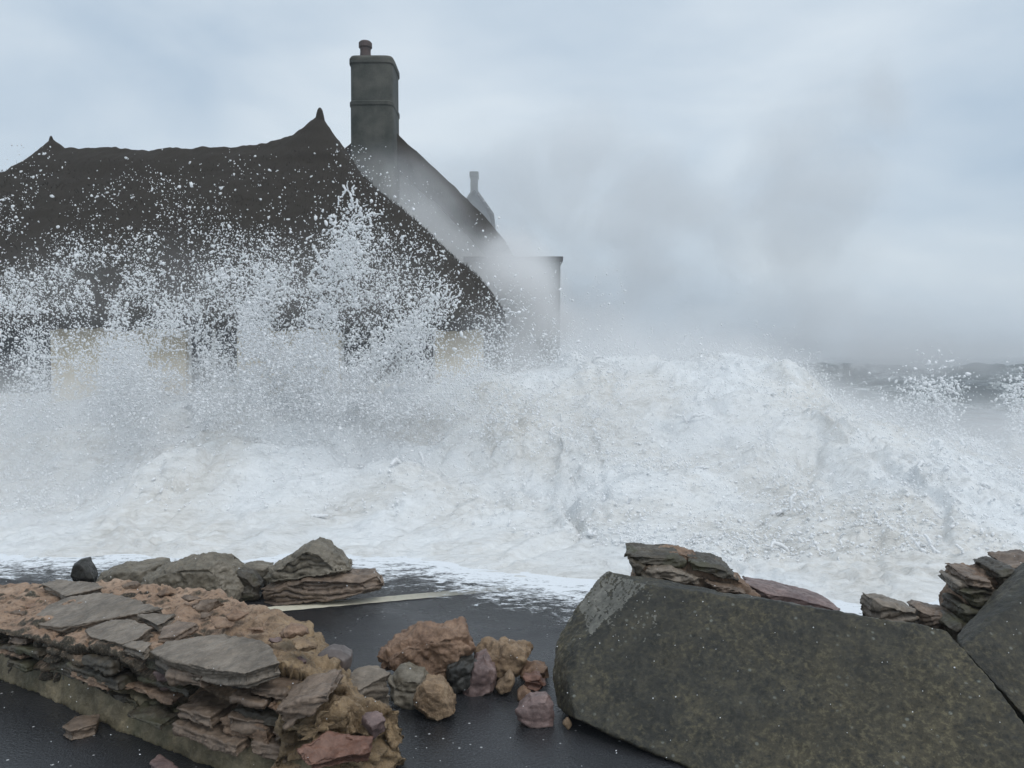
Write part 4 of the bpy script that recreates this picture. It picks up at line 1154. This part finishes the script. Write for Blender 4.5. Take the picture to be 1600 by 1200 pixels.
# ------------------------------------------------------------------ mist of fine spray (lit volumes) and haze
def mist(name, lo, hi, blobs, density, nscale, seed_off, contrast, colour, step, slope=False, aniso=0.0, detail=4.0):
    """a box of air whose density is a sum of soft ellipsoids broken up by noise"""
    m, nt = mat_new(name); t = NT(nt)
    co = t.n('ShaderNodeNewGeometry').outputs['Position']
    tot = None
    for (c, r, w) in blobs:
        sub = t.n('ShaderNodeVectorMath', {0: co, 1: c}, operation='SUBTRACT').outputs[0]
        dv_ = t.n('ShaderNodeVectorMath', {0: sub, 1: r}, operation='DIVIDE').outputs[0]
        ln = t.n('ShaderNodeVectorMath', {0: dv_}, operation='LENGTH').outputs['Value']
        f = t.maprange(ln, 1.0, 0.1, 0.0, w, smooth=True)
        tot = f if tot is None else t.math('ADD', tot, f)
    if slope:                     # a skin of spray riding on the climbing water
        sp = t.n('ShaderNodeSeparateXYZ', {0: co})
        k_ = t.ramp(t.maprange(sp.outputs[0], -7, 7), [(0.0, (.19,) * 3), (0.42, (.20,) * 3), (0.56, (.28,) * 3), (0.66, (.33,) * 3), (0.74, (.29,) * 3), (0.86, (.15,) * 3), (1.0, (.10,) * 3)])
        hgt = t.math('SUBTRACT', sp.outputs[2], t.math('MULTIPLY', t.math('SUBTRACT', sp.outputs[1], 5.9), k_))
        f = t.maprange(hgt, 0.66, -0.05, 0.0, 1.0, smooth=True)
        f = t.math('MULTIPLY', f, t.maprange(sp.outputs[1], 5.6, 7.4, 0.0, 1.0, smooth=True))
        f = t.math('MULTIPLY', f, t.maprange(sp.outputs[1], 12.9, 11.6, 0.0, 1.0, smooth=True))
        tot = t.math('ADD', tot, f)
    off = t.n('ShaderNodeVectorMath', {0: co, 1: (seed_off, seed_off * 1.7, 0)}, operation='ADD').outputs[0]
    n = t.n('ShaderNodeTexNoise', {'Vector': off, 'Scale': nscale, 'Detail': detail, 'Roughness': 0.62, 'Distortion': 0.5}).outputs['Fac']
    n = t.maprange(n, 0.5 - contrast, 0.5 + contrast)
    d = t.math('MULTIPLY', t.math('MULTIPLY', tot, n), density)
    pv = t.n('ShaderNodeVolumePrincipled', {'Color': (*colour, 1), 'Density': d, 'Anisotropy': aniso})
    t.out(None, pv.outputs[0])
    m.cycles.volume_step_rate = step
    me = boxes_mesh(name, [(lo[0], hi[0], lo[1], hi[1], lo[2], hi[2])])
    return tag(place(name, me, m), kind='stuff')
# spray burst behind the cottage and over the sea wall
def W(u, v, Y): return tuple(P(u, v, Y))
mist('spray_mist', (-5.5, 19.9, -1.4), (17, 27.5, 13.0), [
    (W(1110, 410, 23), (5.8, 3.4, 4.8), 1.0), (W(980, 330, 22.5), (3.8, 3, 3.6), .9), (W(1265, 300, 23), (3.2, 3, 4.4), .85),
    (W(1374, 175, 23), (.9, 1.4, 2.6), 1.9), (W(930, 250, 22.5), (3.4, 3, 2.6), .8), (W(1330, 330, 23), (1.6, 2, 3.0), .8), (W(880, 470, 21.5), (4.2, 2.2, 2.2), 1.0),
    (W(1300, 530, 23), (7.0, 3.6, 2.0), .9), (W(1460, 560, 23), (7.0, 3, 1.05), 1.5), (W(1300, 210, 23), (3.2, 3, 2.6), .55), (W(770, 320, 24), (4.5, 3, 3.2), 1.2)],
    0.36, 0.40, 3.0, 0.11, (0.998, 0.995, 0.995), 0.55, aniso=0.6, detail=5.0)
mist('spray_mist', (-6.0, 15.6, -0.6), (3.6, 19.85, 7.6), [
    (W(940, 500, 18.8), (1.8, 1.6, 1.3), 1.1), (W(755, 440, 18.0), (2.0, 1.8, 1.7), 3.8), (W(800, 462, 17.0), (1.45, 1.4, 1.75), 12.0), (W(850, 510, 17.2), (1.3, 1.2, .75), 6.0),
    (W(655, 350, 18.0), (1.8, 1.5, 1.8), 2.6), (W(600, 275, 18.0), (1.6, 1.2, 0.9), 1.4)],
    0.46, 0.6, 5.0, 0.2, (1.0, 1.0, 1.0), 0.8, aniso=0.0)
mist('spray_mist', (-11, 5.4, 0.05), (11, 12.9, 4.0), [
    (W(260, 470, 11.0), (5.5, 1.5, 1.25), .20), (W(560, 450, 11.0), (2.4, 1.3, 1.3), .16),
    (W(220, 640, 11.0), (3.2, 1.4, 0.6), .4), (W(440, 590, 11.4), (1.5, 1.2, .7), .4), (W(850, 545, 11.8), (2.4, 1.1, 1.0), 1.3), (W(790, 600, 11), (1.6, 1.1, .5), .6),
    (W(1050, 580, 11.2), (2.6, 1.7, 0.7), .6)],
    0.7, 0.9, 11.0, 0.22, (0.995, 0.995, 0.995), 1.0, slope=True)
m, nt = mat_new('haze'); t = NT(nt)
pv = t.n('ShaderNodeVolumePrincipled', {'Color': (0.93, 0.95, 0.97, 1), 'Density': 0.0017, 'Anisotropy': 0.0})
t.out(None, pv.outputs[0])
tag(place('haze', boxes_mesh('haze', [(-1300, 1300, -60, 1900, -4, 16)]), m), kind='stuff')

for r_ in ROOTS:
    del r_['_w']
